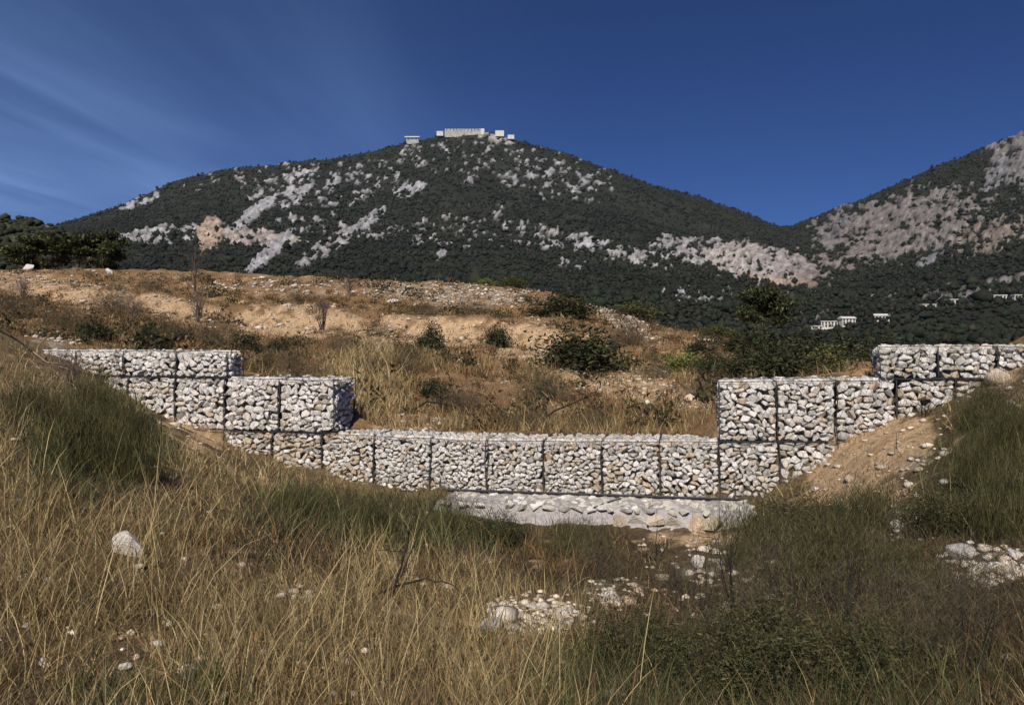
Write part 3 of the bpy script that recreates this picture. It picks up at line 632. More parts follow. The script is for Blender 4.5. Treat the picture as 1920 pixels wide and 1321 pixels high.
# grey stone mattress at the foot of the wall
def build_apron():
    s0, s1 = s_of(838), s_of(1412); w = s1 - s0; sm = (s0 + s1) / 2
    o = empty('stone_apron', (WP[0] + WD[0] * sm, WP[1] + WD[1] * sm, 0.0), WANG)
    tag(o, 'flat grey stone mattress at the foot of the wall, ochre stones along its front', 'apron')
    r = random.Random(5); nx, ny = 90, 22; V, T = [], []
    X, Yv = np.meshgrid(np.linspace(-w / 2, w / 2, nx), np.linspace(-1.15, 0.0, ny))
    edge = sstep(-1.15, -.95, Yv) * sstep(-w / 2, -w / 2 + .1, X) * sstep(w / 2, w / 2 - .1, X)
    Z = -.32 + edge * (.36 + .045 * (fbm(X * 4, Yv * 4, 3, 3) - .5) + .05 * (fbm(X * 14, Yv * 14, 5, 2) - .5) + .045 * X / w)
    idx = np.arange(nx * ny).reshape(ny, nx); a, b, d, e = idx[:-1, :-1].ravel(), idx[:-1, 1:].ravel(), idx[1:, :-1].ravel(), idx[1:, 1:].ravel()
    obj('slab', mesh_np('apron_slab', np.stack([X, Yv, Z], -1).reshape(-1, 3), np.concatenate([np.stack([a, b, e], 1), np.stack([a, e, d], 1)]), None, True), M['apron'], o)
    zs = lambda lx: .045 * lx / w
    for x, y, a_, b_, th in pack(w * .38, .36, 13, 3, 1.3):
        k = r.choices(['stone_ochre', 'stone_tan', 'stone_grey'], [.6, .2, .2])[0]
        obj('stone', r.choice(ST[k]), None, o, (w * .46 - x, -1.07 + r.uniform(-.02, .02), -.35 + y), (r.uniform(-.08, .08), -th, r.uniform(-.1, .1)), (a_ * 1.06, .14, b_ * 1.06))
    for x, y, a_, b_, th in pack(w * .97, 1.02, 190, 8, 1.1):
        if r.random() < .12 + .5 * (x > w * .75): continue
        obj('stone', r.choice(ST[r.choice(('stone_grey', 'stone_grey', 'stone'))]), None, o, (w * .5 - x, -1.08 + y, .032 + zs(w * .5 - x) + r.uniform(-.015, .012)), (r.uniform(-.15, .15), r.uniform(-.15, .15), th), (a_ * .88, b_ * .88, .045))
    obj('edge_wire', tubes_me('edge_wire', [([(-w / 2, -.03, .06), (0, -.045, .085), (w / 2, -.03, .1)], .02, 5), ([(w * .12, -.02, .08), (w * .07, -.5, .08), (w * .02, -1.0, .05)], .012, 4)]), M['wire'], o)
build_apron()

# ------------------------------------------------------------------ boulders, rubble, gravel
def boulder(name, px, py, wpx, hpx, label, mat='boulder', seed=0, ya=3, yb=13.4, tilt=0.0, deep=.8):
    p = ground_at(px, py, ya, yb); k = p.y / F; w, h = wpx * k / 2, hpx * k / 2
    bm = bmesh.new(); bmesh.ops.create_icosphere(bm, subdivisions=3, radius=1); r = random.Random(seed)
    planes = [(Vector((r.gauss(0, 1), r.gauss(0, 1), r.gauss(0, 1))).normalized(), r.uniform(.42, .8)) for _ in range(9)]
    for v in bm.verts:
        c = v.co.normalized() * 1.1
        for n_, d_ in planes:
            t = c.dot(n_)
            if t > d_: c = c - n_ * (t - d_) * .92
        v.co = c * (1 + .05 * (float(vnoise(c.x * 5 + seed, c.z * 5 + c.y * 3, 3)) - .5))
    me = bpy.data.meshes.new('boulder'); bm.to_mesh(me); bm.free()
    o = obj(name, me, M[mat], None, (p.x, p.y, p.z + h * .42), (r.uniform(-.2, .2), tilt, r.uniform(0, 6)), (w, w * deep, h))
    o.rotation_euler = (0, tilt, 0); return tag(o, label, 'rock', 'loose rocks on the foreground slope')
for b in [(240, 1038, 62, 56, 'large angular white boulder lying in dry grass at the left', 'boulder', 1, .5), (1803, 1046, 68, 36, 'wide grey boulder on the right slope above three smaller stones', 'stone_grey', 2, .05),
          (1869, 1074, 34, 36, 'pale knobbly stone below and right of the wide grey boulder', 'boulder', 3, .2), (1836, 1064, 24, 18, 'small pale stone between the grey boulder and the knobbly stone', 'boulder', 4, 0),
          (1905, 1042, 40, 18, 'flat pale stones at the right picture edge', 'boulder', 5, .1), (1146, 1128, 46, 36, 'white rock above the dark green scrub in the lower middle', 'boulder', 6, -.2), (928, 1182, 52, 40, 'rock with a dark undercut at the left end of the rubble heap', 'stone_grey', 7, .3),
          (1000, 1142, 30, 20, 'white stone on top of the rubble heap in the lower middle', 'boulder', 8, .1), (1050, 1150, 26, 20, 'white stone at the right side of the rubble heap', 'boulder', 9, .1), (1310, 1060, 34, 30, 'pale rock between bare twigs below the grey apron', 'boulder', 10, .2),
          (1440, 1120, 36, 14, 'white slab showing among dark twigs at lower right', 'boulder', 11, 0), (82, 1246, 26, 24, 'small white stone in grass near the lower left corner', 'boulder', 12, .3), (50, 1176, 20, 12, 'little white stone at the left edge of the grass', 'boulder', 13, 0),
          (1682, 990, 26, 30, 'pale broken stone at the foot of the earth mound', 'boulder', 14, .3), (1215, 1215, 22, 14, 'small pale stone below the white rock in the lower middle', 'boulder', 15, .1)]:
    boulder('boulder', *b[:5], mat=b[5], seed=b[6], tilt=b[7])
for b in [(512, 531, 20, 7, 'flat white slab on the upper left terrace'), (1325, 640, 50, 9, 'long low pale rock on the right shoulder of the knoll'), (735, 566, 30, 9, 'pale rock on the terrace edge beside a small bare tree'), (55, 500, 26, 14, 'white rock below the wooded hill at far left'), (205, 515, 18, 18, 'upright pale rock right of the dark trees at left')]:
    boulder('boulder', *b[:5], seed=len(b[4]), ya=24, yb=60, deep=.6)

def scatter_stones(name, label, n, region, size, cat='gravel', col=(0.62, 0.57, 0.52)):
    proto = OCT; px, Y = region(n); x = (px - CX) / F * Y; z = ground_h(x, Y); py = py_of(Y, z); Yp = Y * 13.8 / wall_y(x / Y)
    sand, rub, green, brown, behind = zones(px, py, Yp)
    ok = (Yp < 13.7) | (Yp > 15.0); w = np.clip(np.where(behind, .03 + .6 * sand, .01 + .4 * sand) + 1.0 * rub, 0, 1) * (0.3 + 1.4 * fbm(x * 1.5, Y * 1.5, 77, 3))
    k = ok & (rng.random(n) < w); x, Y, z = x[k], Y[k], z[k]; m = len(x)
    R = size(Y) * rng.lognormal(0, .45, m); H = R * rng.uniform(.7, 1.3, m)
    C = np.array(col)[None] * rng.uniform(.6, 1.12, (m, 1)) * lerp(np.ones((m, 3)), np.array([[1.05, .9, .72]]), rng.random((m, 1)))
    V, T, Cc = blobs(ICO1, np.stack([x, Y, z - H * .25], 1), R, H, C, .18)
    me = mesh_np(name, V, T, Cc); o = obj(name, me, M['rubble']); tag(o, label, cat, kind='stuff')
mt, nt, bs, out = new_mat('rubble'); nn = node_noise(nt, 25, 4)
nt.links.new(mixc(nt, attr_col(nt), ramp(nt, nn.outputs['Fac'], [(.3, (.75, .75, .75)), (.7, (1.05, 1.05, 1.05))]), 1.0, 'MULTIPLY'), bs.inputs['Base Color']); M['rubble'] = mt
scatter_stones('gravel', 'white limestone rubble and gravel on the foreground slope', 24000, lambda n: (rng.uniform(-150, 2070, n), 1 / np.sqrt(rng.uniform(1 / 16. ** 2, 1 / 3.5 ** 2, n))), lambda Y: 0.012 + .0022 * Y)
scatter_stones('slope_gravel', 'pale stones strewn over the bare terraces behind the wall', 26000, lambda n: (rng.uniform(-250, 1700, n), rng.uniform(15.5, 58, n)), lambda Y: 0.02 + .0009 * Y)

# ------------------------------------------------------------------ grass
def blade_mesh(P, Hh, W, lean, bend, col, segs=2):
    n = len(P); ang = rng.uniform(0, 6.28, n); fa = rng.uniform(0, 6.28, n)
    dx, dy = np.cos(ang), np.sin(ang); wx, wy = np.cos(fa), np.sin(fa)
    rows, cols = [], []
    for i in range(segs + 1):
        t = i / segs; off = lean * t + bend * t * t
        c = np.stack([P[:, 0] + dx * off * Hh, P[:, 1] + dy * off * Hh, P[:, 2] + Hh * t * np.sqrt(np.clip(1 - (.6 * off) ** 2, .2, 1)) - .03], 1)
        ww = W * (1 - .55 * t)
        shade = 0.55 + .45 * t
        if i < segs:
            for s in (-1, 1): rows.append(c + s * np.stack([wx * ww / 2, wy * ww / 2, 0 * ww], 1))
        else: rows.append(c)
    k = len(rows); V = np.stack(rows, 1); C = np.repeat(col[:, None, :], k, 1)
    T = []
    for i in range(segs):
        a = 2 * i
        if i < segs - 1: T += [(a, a + 1, a + 3), (a, a + 3, a + 2)]
        else: T += [(a, a + 1, a + 2)]
    T = np.array(T); T = (T[None] + (np.arange(n) * k)[:, None, None]).reshape(-1, 3)
    return V.reshape(-1, 3), T, C.reshape(-1, 3)
STRAW, TAN, BROWN, RUST, GREEN, OLIVE, DARK = (np.array(c) for c in ((0.54, 0.43, 0.225), (0.41, 0.305, 0.155), (0.135, 0.09, 0.056), (0.30, 0.175, 0.08), (0.10, 0.115, 0.045), (0.20, 0.185, 0.08), (0.045, 0.048, 0.026)))
def pick(pal, wts):
    wts = wts / wts.sum(1, keepdims=True); cs = np.cumsum(wts, 1); r = rng.random((len(wts), 1)); k = (r > cs).sum(1).clip(0, len(pal) - 1)
    return np.stack(pal)[k] * rng.uniform(.72, 1.25, (len(wts), 1))
def build_front_grass():
    n = 165000; px = rng.uniform(-330, 2250, n); Y = 1 / rng.uniform(1 / 16.6, 1 / 2.4, n); x = (px - CX) / F * Y
    tx, ty = x + rng.normal(0, .05, n), Y + rng.normal(0, .05, n)
    x, Y = tx, ty; z = ground_h(x, Y); Yp = Y * 13.8 / wall_y(x / Y); py = py_of(Y, z); px = px_of(x, Y)
    sand, rub, green, brown, behind = zones(px, py, Yp)
    clump = fbm(x * 2.2, Y * 2.2, 14, 3); clump2 = fbm(x * .6, Y * .6, 15, 3)
    onapron = (px > 845) & (px < 1405) & (Yp > 12.35)
    dens = (0.22 + 1.7 * (clump - .25) + .5 * brown + .2 * green) * (1 - .93 * np.clip(sand * 1.1, 0, 1)) * (1 - .82 * rub)
    k = (Yp < 13.55) & (~onapron) & (rng.random(n) < dens)
    x, Y, z, px, py, green, brown, clump, clump2, sand, rub = (a[k] for a in (x, Y, z, px, py, green, brown, clump, clump2, sand, rub)); n = len(x)
    dry = np.clip(1 - green - brown, .05, 1)
    tanp = sstep(.35, .65, clump2)
    W = np.stack([dry * .34, dry * (.5 + .3 * tanp), dry * (.35 - .15 * tanp) + brown * .9, dry * .22 + brown * .15 + 2.6 * ell(px, py, 1085, 1035, 150, 55), green * 1.2 + dry * .05, green * .8 + dry * .28, green * .7 + brown * .55 + dry * .06], 1)
    C = pick([STRAW, TAN, BROWN, RUST, GREEN, OLIVE, DARK], W)
    H = rng.gamma(4.0, .042, n) * (.65 + .8 * clump) * (1 - lerp(.42, -.1, sstep(1130, 1230, py)) * np.clip(brown + green, 0, 1) * sstep(1080, 1250, px) * sstep(940, 1000, py)) * (1 + .55 * ell(px, py, 740, 985, 330, 62, 4)) * (1 - .35 * np.clip(sand + rub, 0, 1))
    H = np.clip(H, .05, .75) * np.clip(.55 + .09 * Y, .6, 1.25)
    Wd = np.maximum(.0030, .00066 * Y) * rng.uniform(.6, 2.0, n)
    pt = np.stack([x, Y, z], 1)
    V, T, Cc = blade_mesh(pt, H, Wd, rng.uniform(0, .35, n), rng.uniform(0, .75, n), C, 3)
    tag(obj('dry_grass', mesh_np('dry_grass', V, T, Cc), M['grass']), 'long dry tan grass with green patches over the foreground slope', 'grass', kind='stuff')
    # short matted thatch under it
    k = rng.random(n) < .6; m = int(k.sum()); q = pt[k] + rng.normal(0, .06, (m, 3)) * [1, 1, 0]; q[:, 2] = ground_h(q[:, 0], q[:, 1])
    V, T, Cc = blade_mesh(q, H[k] * rng.uniform(.25, .5, m), Wd[k] * 1.9, rng.uniform(.2, 1.2, m), rng.uniform(0, 1.0, m), C[k] * rng.uniform(.75, 1.15, (m, 1)), 2)
    tag(obj('grass_thatch', mesh_np('grass_thatch', V, T, Cc), M['grass']), 'short matted grass litter covering the soil of the foreground slope', 'grass', kind='stuff')
def build_stalks():
    n = 380; px = rng.uniform(-100, 2020, n); Y = 1 / rng.uniform(1 / 11., 1 / 3.1, n); x = (px - CX) / F * Y
    g = fbm(x * 1.1, Y * 1.1, 91, 2); k = rng.random(n) < sstep(.4, .62, g) * np.where(px < 1120, 1, .08); x, Y = x[k], Y[k]
    ex = [(505, 1262, 4.6), (520, 1250, 4.6), (560, 1200, 5.), (1000, 1330, 4.1), (1010, 1330, 4.1), (1040, 1330, 4.1), (1050, 1330, 4.05), (1090, 1320, 4.1), (1140, 1330, 4.1), (715, 1290, 4.4), (725, 1300, 4.3), (640, 1330, 4.)]
    x = np.concatenate([x, [(e[0] - CX) / F * e[2] for e in ex]]); Y = np.concatenate([Y, [e[2] for e in ex]]); n = len(x)
    z = ground_h(x, Y); H = rng.uniform(.35, .75, n); P = np.stack([x, Y, z], 1)
    V, T, C = blade_mesh(P, H, np.full(n, .0045) * rng.uniform(.7, 1.3, n), rng.uniform(.05, .5, n), rng.uniform(0, .35, n), STRAW[None] * rng.uniform(.85, 1.3, (n, 1)), 4)
    tag(obj('straw_stalks', mesh_np('straw_stalks', V, T, C), M['grass']), 'tall pale straw stalks standing above the foreground grass', 'grass', kind='stuff')
def build_back_grass():
    n = 190000; px = rng.uniform(-420, 1800, n); Y = 1 / np.sqrt(np.where(rng.random(n) < .4, rng.uniform(1 / 60. ** 2, 1 / 14. ** 2, n), rng.uniform(1 / 60. ** 2, 1 / 24. ** 2, n)))
    x = (px - CX) / F * Y; z = ground_h(x, Y); Yp = Y * 13.8 / wall_y(x / Y); py = py_of(Y, z)
    sand, rub, green, brown, behind = zones(px, py, Yp); clump = fbm(x * .9, Y * .9, 18, 4)
    yel = ell(px, py, 690, 715, 95, 75)
    k = (Yp > 14.95) & (rng.random(n) < (.25 + 1.5 * (clump - .25) + .4 * yel + .6 * sstep(730, 790, py)) * (1 - .72 * np.clip(sand * 1.1, 0, 1)) * (1 - .6 * rub) * (1 - .9 * sstep(1340, 1420, px) * sstep(36, 30, Yp)))
    x, Y, z, px, py, clump, yel, sand, rub = (a[k] for a in (x, Y, z, px, py, clump, yel, sand, rub)); n = len(x)
    low = sstep(640, 720, py)
    W = np.stack([.06 + .22 * low + 1.8 * yel, .34 + .3 * low, np.full(n, .38), .46 - .05 * low, np.full(n, .04), np.full(n, .15), np.full(n, .14)], 1)
    C = pick([STRAW, TAN, BROWN, RUST, GREEN, OLIVE, DARK], W)
    H = rng.gamma(4, .042, n) * (.5 + clump) * (.7 + .5 * low + 1.5 * yel); H = np.clip(H, .05, 1.0)
    V, T, Cc = blade_mesh(np.stack([x, Y, z], 1), H, np.maximum(.007, .00075 * Y) * rng.uniform(.7, 1.6, n), rng.uniform(0, .5, n), rng.uniform(0, .7, n), C, 2)
    tag(obj('slope_grass', mesh_np('slope_grass', V, T, Cc), M['grass']), 'brown and straw coloured dry grass on the knoll behind the wall', 'grass', kind='stuff')
build_front_grass(); build_stalks(); build_back_grass()
def build_tufts():
    n = 3600; px = rng.uniform(-200, 1450, n); Y = rng.uniform(15.6, 57, n); x = (px - CX) / F * Y; z = ground_h(x, Y); Yp = Y * 13.8 / wall_y(x / Y); py = py_of(Y, z)
    sand, rub, *_ = zones(px, py, Yp); k = (Yp > 15.2) & (rng.random(n) < .55); x, Y, z, sand = x[k], Y[k], z[k], sand[k]; n = len(x)
    R = rng.lognormal(-1.85, .5, n) * (1 - .3 * sand); m = 60; P = np.repeat(np.stack([x, Y, z], 1), m, 0) + rng.normal(0, .55, (n * m, 3)) * np.repeat(R, m)[:, None] * [1, 1, 0] ; P[:, 2] += np.abs(rng.normal(0, .6, n * m)) * np.repeat(R, m)
    d = rng.normal(0, 1, (n * m, 3)); d /= np.linalg.norm(d, axis=1)[:, None]; e = np.cross(d, rng.normal(0, 1, (n * m, 3))); e /= np.linalg.norm(e, axis=1)[:, None]
    S = (np.repeat(R, m) * .22)[:, None]; V = np.stack([P - e * S * .5, P + e * S * .5, P + d * S * 1.5], 1).reshape(-1, 3)
    base = np.array([(0.13, .085, .048), (.06, .06, .03), (.20, .125, .06), (.05, .05, .026)])[rng.integers(0, 4, n)]
    C = np.repeat(base, m, 0) * rng.uniform(.6, 1.3, (n * m, 1))
    tag(obj('slope_tufts', mesh_np('slope_tufts', V, np.arange(3 * n * m).reshape(-1, 3), np.repeat(C, 3, 0)), M['grass']), 'small dark tufts of dry scrub dotted over the knoll', 'scrub', kind='stuff')
build_tufts()

# ------------------------------------------------------------------ shrubs and trees
def leaf_cloud(name, seed, n, clumps, cols, leaf=.035, flat=.0, spread=.12, wide=.4, long=1.5, rise=0.0):
    r = np.random.default_rng(seed)
    c = r.normal(0, 1, (clumps, 3)); c /= np.linalg.norm(c, axis=1)[:, None]; c *= r.uniform(.35, 1.0, (clumps, 1)); c[:, 2] = np.abs(c[:, 2]) * .9 + .02
    c = c * [.46, .46, .86]; sz = r.uniform(.6, 1.35, clumps)
    k = r.integers(0, clumps, n); P = c[k] + r.normal(0, 1, (n, 3)) * (spread * sz[k])[:, None] * [1, 1, 1.1]
    P[:, 2] = np.abs(P[:, 2])
    d = r.normal(0, 1, (n, 3)); d /= np.linalg.norm(d, axis=1)[:, None]; d[:, 2] = np.abs(d[:, 2]) * (1 if flat else .9) + rise; d /= np.linalg.norm(d, axis=1)[:, None]
    e = np.cross(d, r.normal(0, 1, (n, 3))); e /= np.linalg.norm(e, axis=1)[:, None] + 1e-9
    L = leaf * r.uniform(.6, 1.5, (n, 1)); a = P - e * L * wide; b = P + e * L * wide; t = P + d * L * long; q = P - d * L * .6
    V = np.stack([q, a, t, b], 1).reshape(-1, 3); o = (np.arange(n) * 4)[:, None]
    T = np.concatenate([np.array([[0, 1, 2]]) + o, np.array([[0, 2, 3]]) + o])
    cl = np.array(cols)[r.integers(0, len(cols), n)] * r.uniform(.6, 1.35, (n, 1)) * r.uniform(.75, 1.2, clumps)[k][:, None]
    return mesh_np(name, V, T, np.repeat(cl, 4, 0))
def grow(r, p, d, length, rad, depth, out, curl=.25, split=3, up=.1, sides=3):
    pts, rads = [p.copy()], [rad]; q = p.copy(); dd = d.copy(); nseg = 4
    for i in range(nseg):
        dd = (dd + Vector((r.gauss(0, curl), r.gauss(0, curl), r.gauss(0, curl) + up))).normalized(); q = q + dd * length / nseg
        pts.append(q.copy()); rads.append(rad * (1 - .7 * (i + 1) / nseg))
        if depth > 0 and i >= 1:
            for _ in range(split if i == nseg - 1 else r.randint(0, split - 1)):
                nd = (dd + Vector((r.gauss(0, .75), r.gauss(0, .75), r.gauss(0, .55) + up))).normalized()
                grow(r, q, nd, length * r.uniform(.45, .75), rads[-1] * .75, depth - 1, out, curl, split, up, sides)
    out.append((pts, rads, sides if rad > .006 else 3))
def twig_me(name, seed, stems=7, length=.5, rad=.014, depth=2, split=3, curl=.22, up=.12, spread=.6):
    r = random.Random(seed); out = []
    for _ in range(stems):
        a = r.uniform(0, 6.28); grow(r, Vector((r.gauss(0, .04), r.gauss(0, .04), 0)), Vector((math.cos(a) * spread * r.random(), math.sin(a) * spread * r.random(), 1)).normalized(), length * r.uniform(.7, 1.15), rad, depth, out, curl, split, up)
    return tubes_me(name, out)
EVG = [(0.036, 0.044, 0.021), (0.048, 0.055, 0.025), (0.028, 0.033, 0.017), (0.07, 0.068, 0.034)]
OLV = [(0.12, 0.125, 0.045), (0.09, 0.10, 0.035), (0.15, 0.14, 0.055)]
LIM = [(0.17, 0.20, 0.05), (0.13, 0.16, 0.045), (0.22, 0.22, 0.07)]
BRN = [(0.125, 0.092, 0.062), (0.09, 0.074, 0.052), (0.17, 0.125, 0.075), (0.075, 0.068, 0.045), (0.10, 0.095, 0.05)]
GRN = [(0.05, 0.055, 0.024), (0.075, 0.078, 0.033), (0.036, 0.04, 0.02), (0.11, 0.095, 0.045)]
KIND = {
 'evergreen': [leaf_cloud('evergreen_foliage', s, 3600, 26, EVG, .032) for s in (1, 2, 3)],
 'olive': [leaf_cloud('olive_foliage', s, 3200, 22, OLV + EVG[:1], .03) for s in (4, 5)],
 'lime': [leaf_cloud('lime_foliage', s, 2600, 18, LIM, .032) for s in (6, 7)],
 'brown': [leaf_cloud('brown_foliage', s, 5200, 34, BRN, .02, spread=.13, wide=.075, long=3.4, rise=.7) for s in (8, 9, 10)],
 'green': [leaf_cloud('green_foliage', s, 9500, 40, GRN, .0145, spread=.10, wide=.36, long=1.7, rise=.1) for s in (11, 12, 13)],
 'broom': [leaf_cloud('broom_shoots', s, 8500, 46, GRN + OLV + [(0.20, 0.16, 0.08)], .02, spread=.12, wide=.09, long=4.5, rise=1.6) for s in (14, 15, 16)],
}

STEMS = [twig_me('stems', s, 8, .5, .014, 1, 3) for s in (21, 22, 23)]
BARE = [twig_me('bare_twigs', s, 16, .5, .019, 2, 3, .2, .12, .9) for s in (31, 32, 33)]
BARE_D = [twig_me('dark_twigs', s, 5, .62, .013, 2, 2, .2, .12, .9) for s in (34, 35, 36)]
def shrub(kind, px, py, w, h, label, ya, yb, cat='shrub', rz=None, seed=0, group=None, name=None, Y=None):
    p = ground_at(px, py, ya, yb); k = p.y / F; r = random.Random(int(px * 7 + py))
    nm = name or {'broom': 'broom_bush', 'bare': 'bare_bush', 'brown': 'dry_shrub'}.get(kind, 'evergreen_shrub' if kind == 'evergreen' else 'green_shrub')
    o = empty(nm, (p.x, p.y, p.z - .03), r.uniform(0, 6.28)); tag(o, label, cat, group)
    sx, sz = w * k, h * k
    if px > 1050 and p.y < 13.5 and not (kind == 'broom' and px > 1700): sx *= 1.25; sz *= 1.4
    if p.y > 15: sx *= 1.2; sz *= 1.25
    if kind == 'bare' or kind == 'burnt':
        obj('twigs', r.choice(BARE), M['twig'] if kind == 'bare' else None, o, scl=(sx * .62, sx * .62, sz * .85)); return o
    obj('stems', r.choice(STEMS), M['twig'], o, scl=(sx * .5, sx * .5, sz * .8))
    obj('foliage', r.choice(KIND[kind]), M['leaf'] if kind != 'broom' else M['grass'], o, scl=(sx, sx, sz)); return o
BK, FR = (15.3, 60), (3.0, 13.5)
for a in [('evergreen', 1088, 694, 150, 84, 'largest dark green shrub on the bare slope behind the wall'), ('evergreen', 1050, 592, 104, 48, 'dark green shrub near the knoll crest, above the largest shrub'), ('evergreen', 286, 652, 62, 50, 'round dark shrub behind the low top left basket'),
    ('evergreen', 460, 657, 56, 42, 'small dark round shrub right of the top left tier end'), ('green', 492, 712, 66, 50, 'green shrub rising right behind the left middle tier'), ('evergreen', 804, 656, 44, 54, 'narrow dark shrub on the sandy slope left of centre'), ('evergreen', 932, 650, 48, 46, 'dark shrub on the sandy slope between the narrow one and the largest'),
    ('brown', 712, 630, 46, 32, 'small grey brown shrub under the terrace edge'), ('evergreen', 182, 640, 66, 46, 'dark shrub behind the far left loose stones'), ('brown', 292, 548, 54, 32, 'greyish dry shrub on the upper left terrace'), ('evergreen', 814, 742, 44, 40, 'small dark bush low on the slope behind the wall centre'),
    ('lime', 1282, 694, 70, 46, 'fresh green shrub on the right shoulder of the knoll'), ('lime', 915, 531, 26, 18, 'tiny bright green bush on the crest, the left of two'), ('olive', 962, 534, 50, 18, 'flat yellow green bush on the crest beside the tiny bright one'), ('olive', 1186, 588, 84, 30, 'olive green bush where the crest falls to the right'),
    ('evergreen', 1398, 712, 100, 56, 'dark bush directly above the right tier open end'), ('evergreen', 1470, 712, 110, 68, 'dark bush behind the right middle tier, second in the row'), ('olive', 1545, 712, 110, 62, 'dull olive bush behind the right middle tier, third in the row'), ('evergreen', 1612, 708, 84, 60, 'dark bush left of the top right tier end'),
    ('brown', 1312, 744, 70, 52, 'dark brown shrub left of the right tier open end'), ('brown', 1228, 708, 60, 44, 'brown shrub right of the largest dark shrub'), ('brown', 1180, 648, 84, 44, 'brown dry shrub under the falling crest'), ('brown', 402, 646, 80, 60, 'brown dry scrub behind the top left tier end'),
    ('brown', 548, 700, 110, 66, 'wide brown shrub behind the left middle tier'), ('brown', 872, 772, 100, 50, 'brown scrub low behind the wall centre left'), ('brown', 985, 800, 100, 52, 'dark brown scrub right behind the wall centre'), ('brown', 1108, 802, 90, 40, 'brown scrub right behind the wall, right of centre'),
    ('olive', 1345, 625, 60, 22, 'low olive bush on the horizon right of the knoll crest'), ('brown', 120, 620, 90, 50, 'brown scrub above the far left end of the wall'), ('evergreen', 1310, 662, 50, 28, 'small dark bush above the fresh green shrub'), ('brown', 640, 660, 70, 40, 'grey brown shrub at the foot of the left sandy face'),
    ('evergreen', 1385, 660, 80, 36, 'dark low bush under the lone pine'),     ('evergreen', 1435, 700, 120, 84, 'tallest dark bush above the right middle tier'), ('evergreen', 1510, 690, 120, 70, 'dark spreading bush behind the olive one above the right tier'), ('evergreen', 1580, 690, 120, 66, 'dark bush behind the row, nearest the top right tier'), ('evergreen', 1345, 705, 70, 50, 'dark bush at the left of the row above the right tier'), ('evergreen', 1660, 692, 110, 60, 'dark bush peeping over the top right tier'),
    ('brown', 210, 590, 110, 60, 'wide brown scrub on the left bank above the wall'), ('brown', 330, 640, 90, 50, 'brown scrub between the round dark shrub and the top left tier end'), ('brown', 760, 700, 90, 50, 'brown scrub right of the yellow grass'), ('brown', 1020, 750, 110, 56, 'brown scrub halfway up behind the wall centre'), ('evergreen', 520, 655, 40, 26, 'tiny dark shrub on the left sandy face'), ('brown', 880, 590, 70, 26, 'low brown scrub on the terrace edge above the sandy face'), ('brown', 790, 590, 80, 26, 'low brown scrub along the terrace edge, left of another'), ('brown', 560, 565, 80, 24, 'brown scrub lining the left terrace edge'),
    ('brown', 30, 600, 80, 70, 'dry brown scrub at the far left behind the wall')]:
    shrub(*a, *BK, group='shrubs on the knoll')
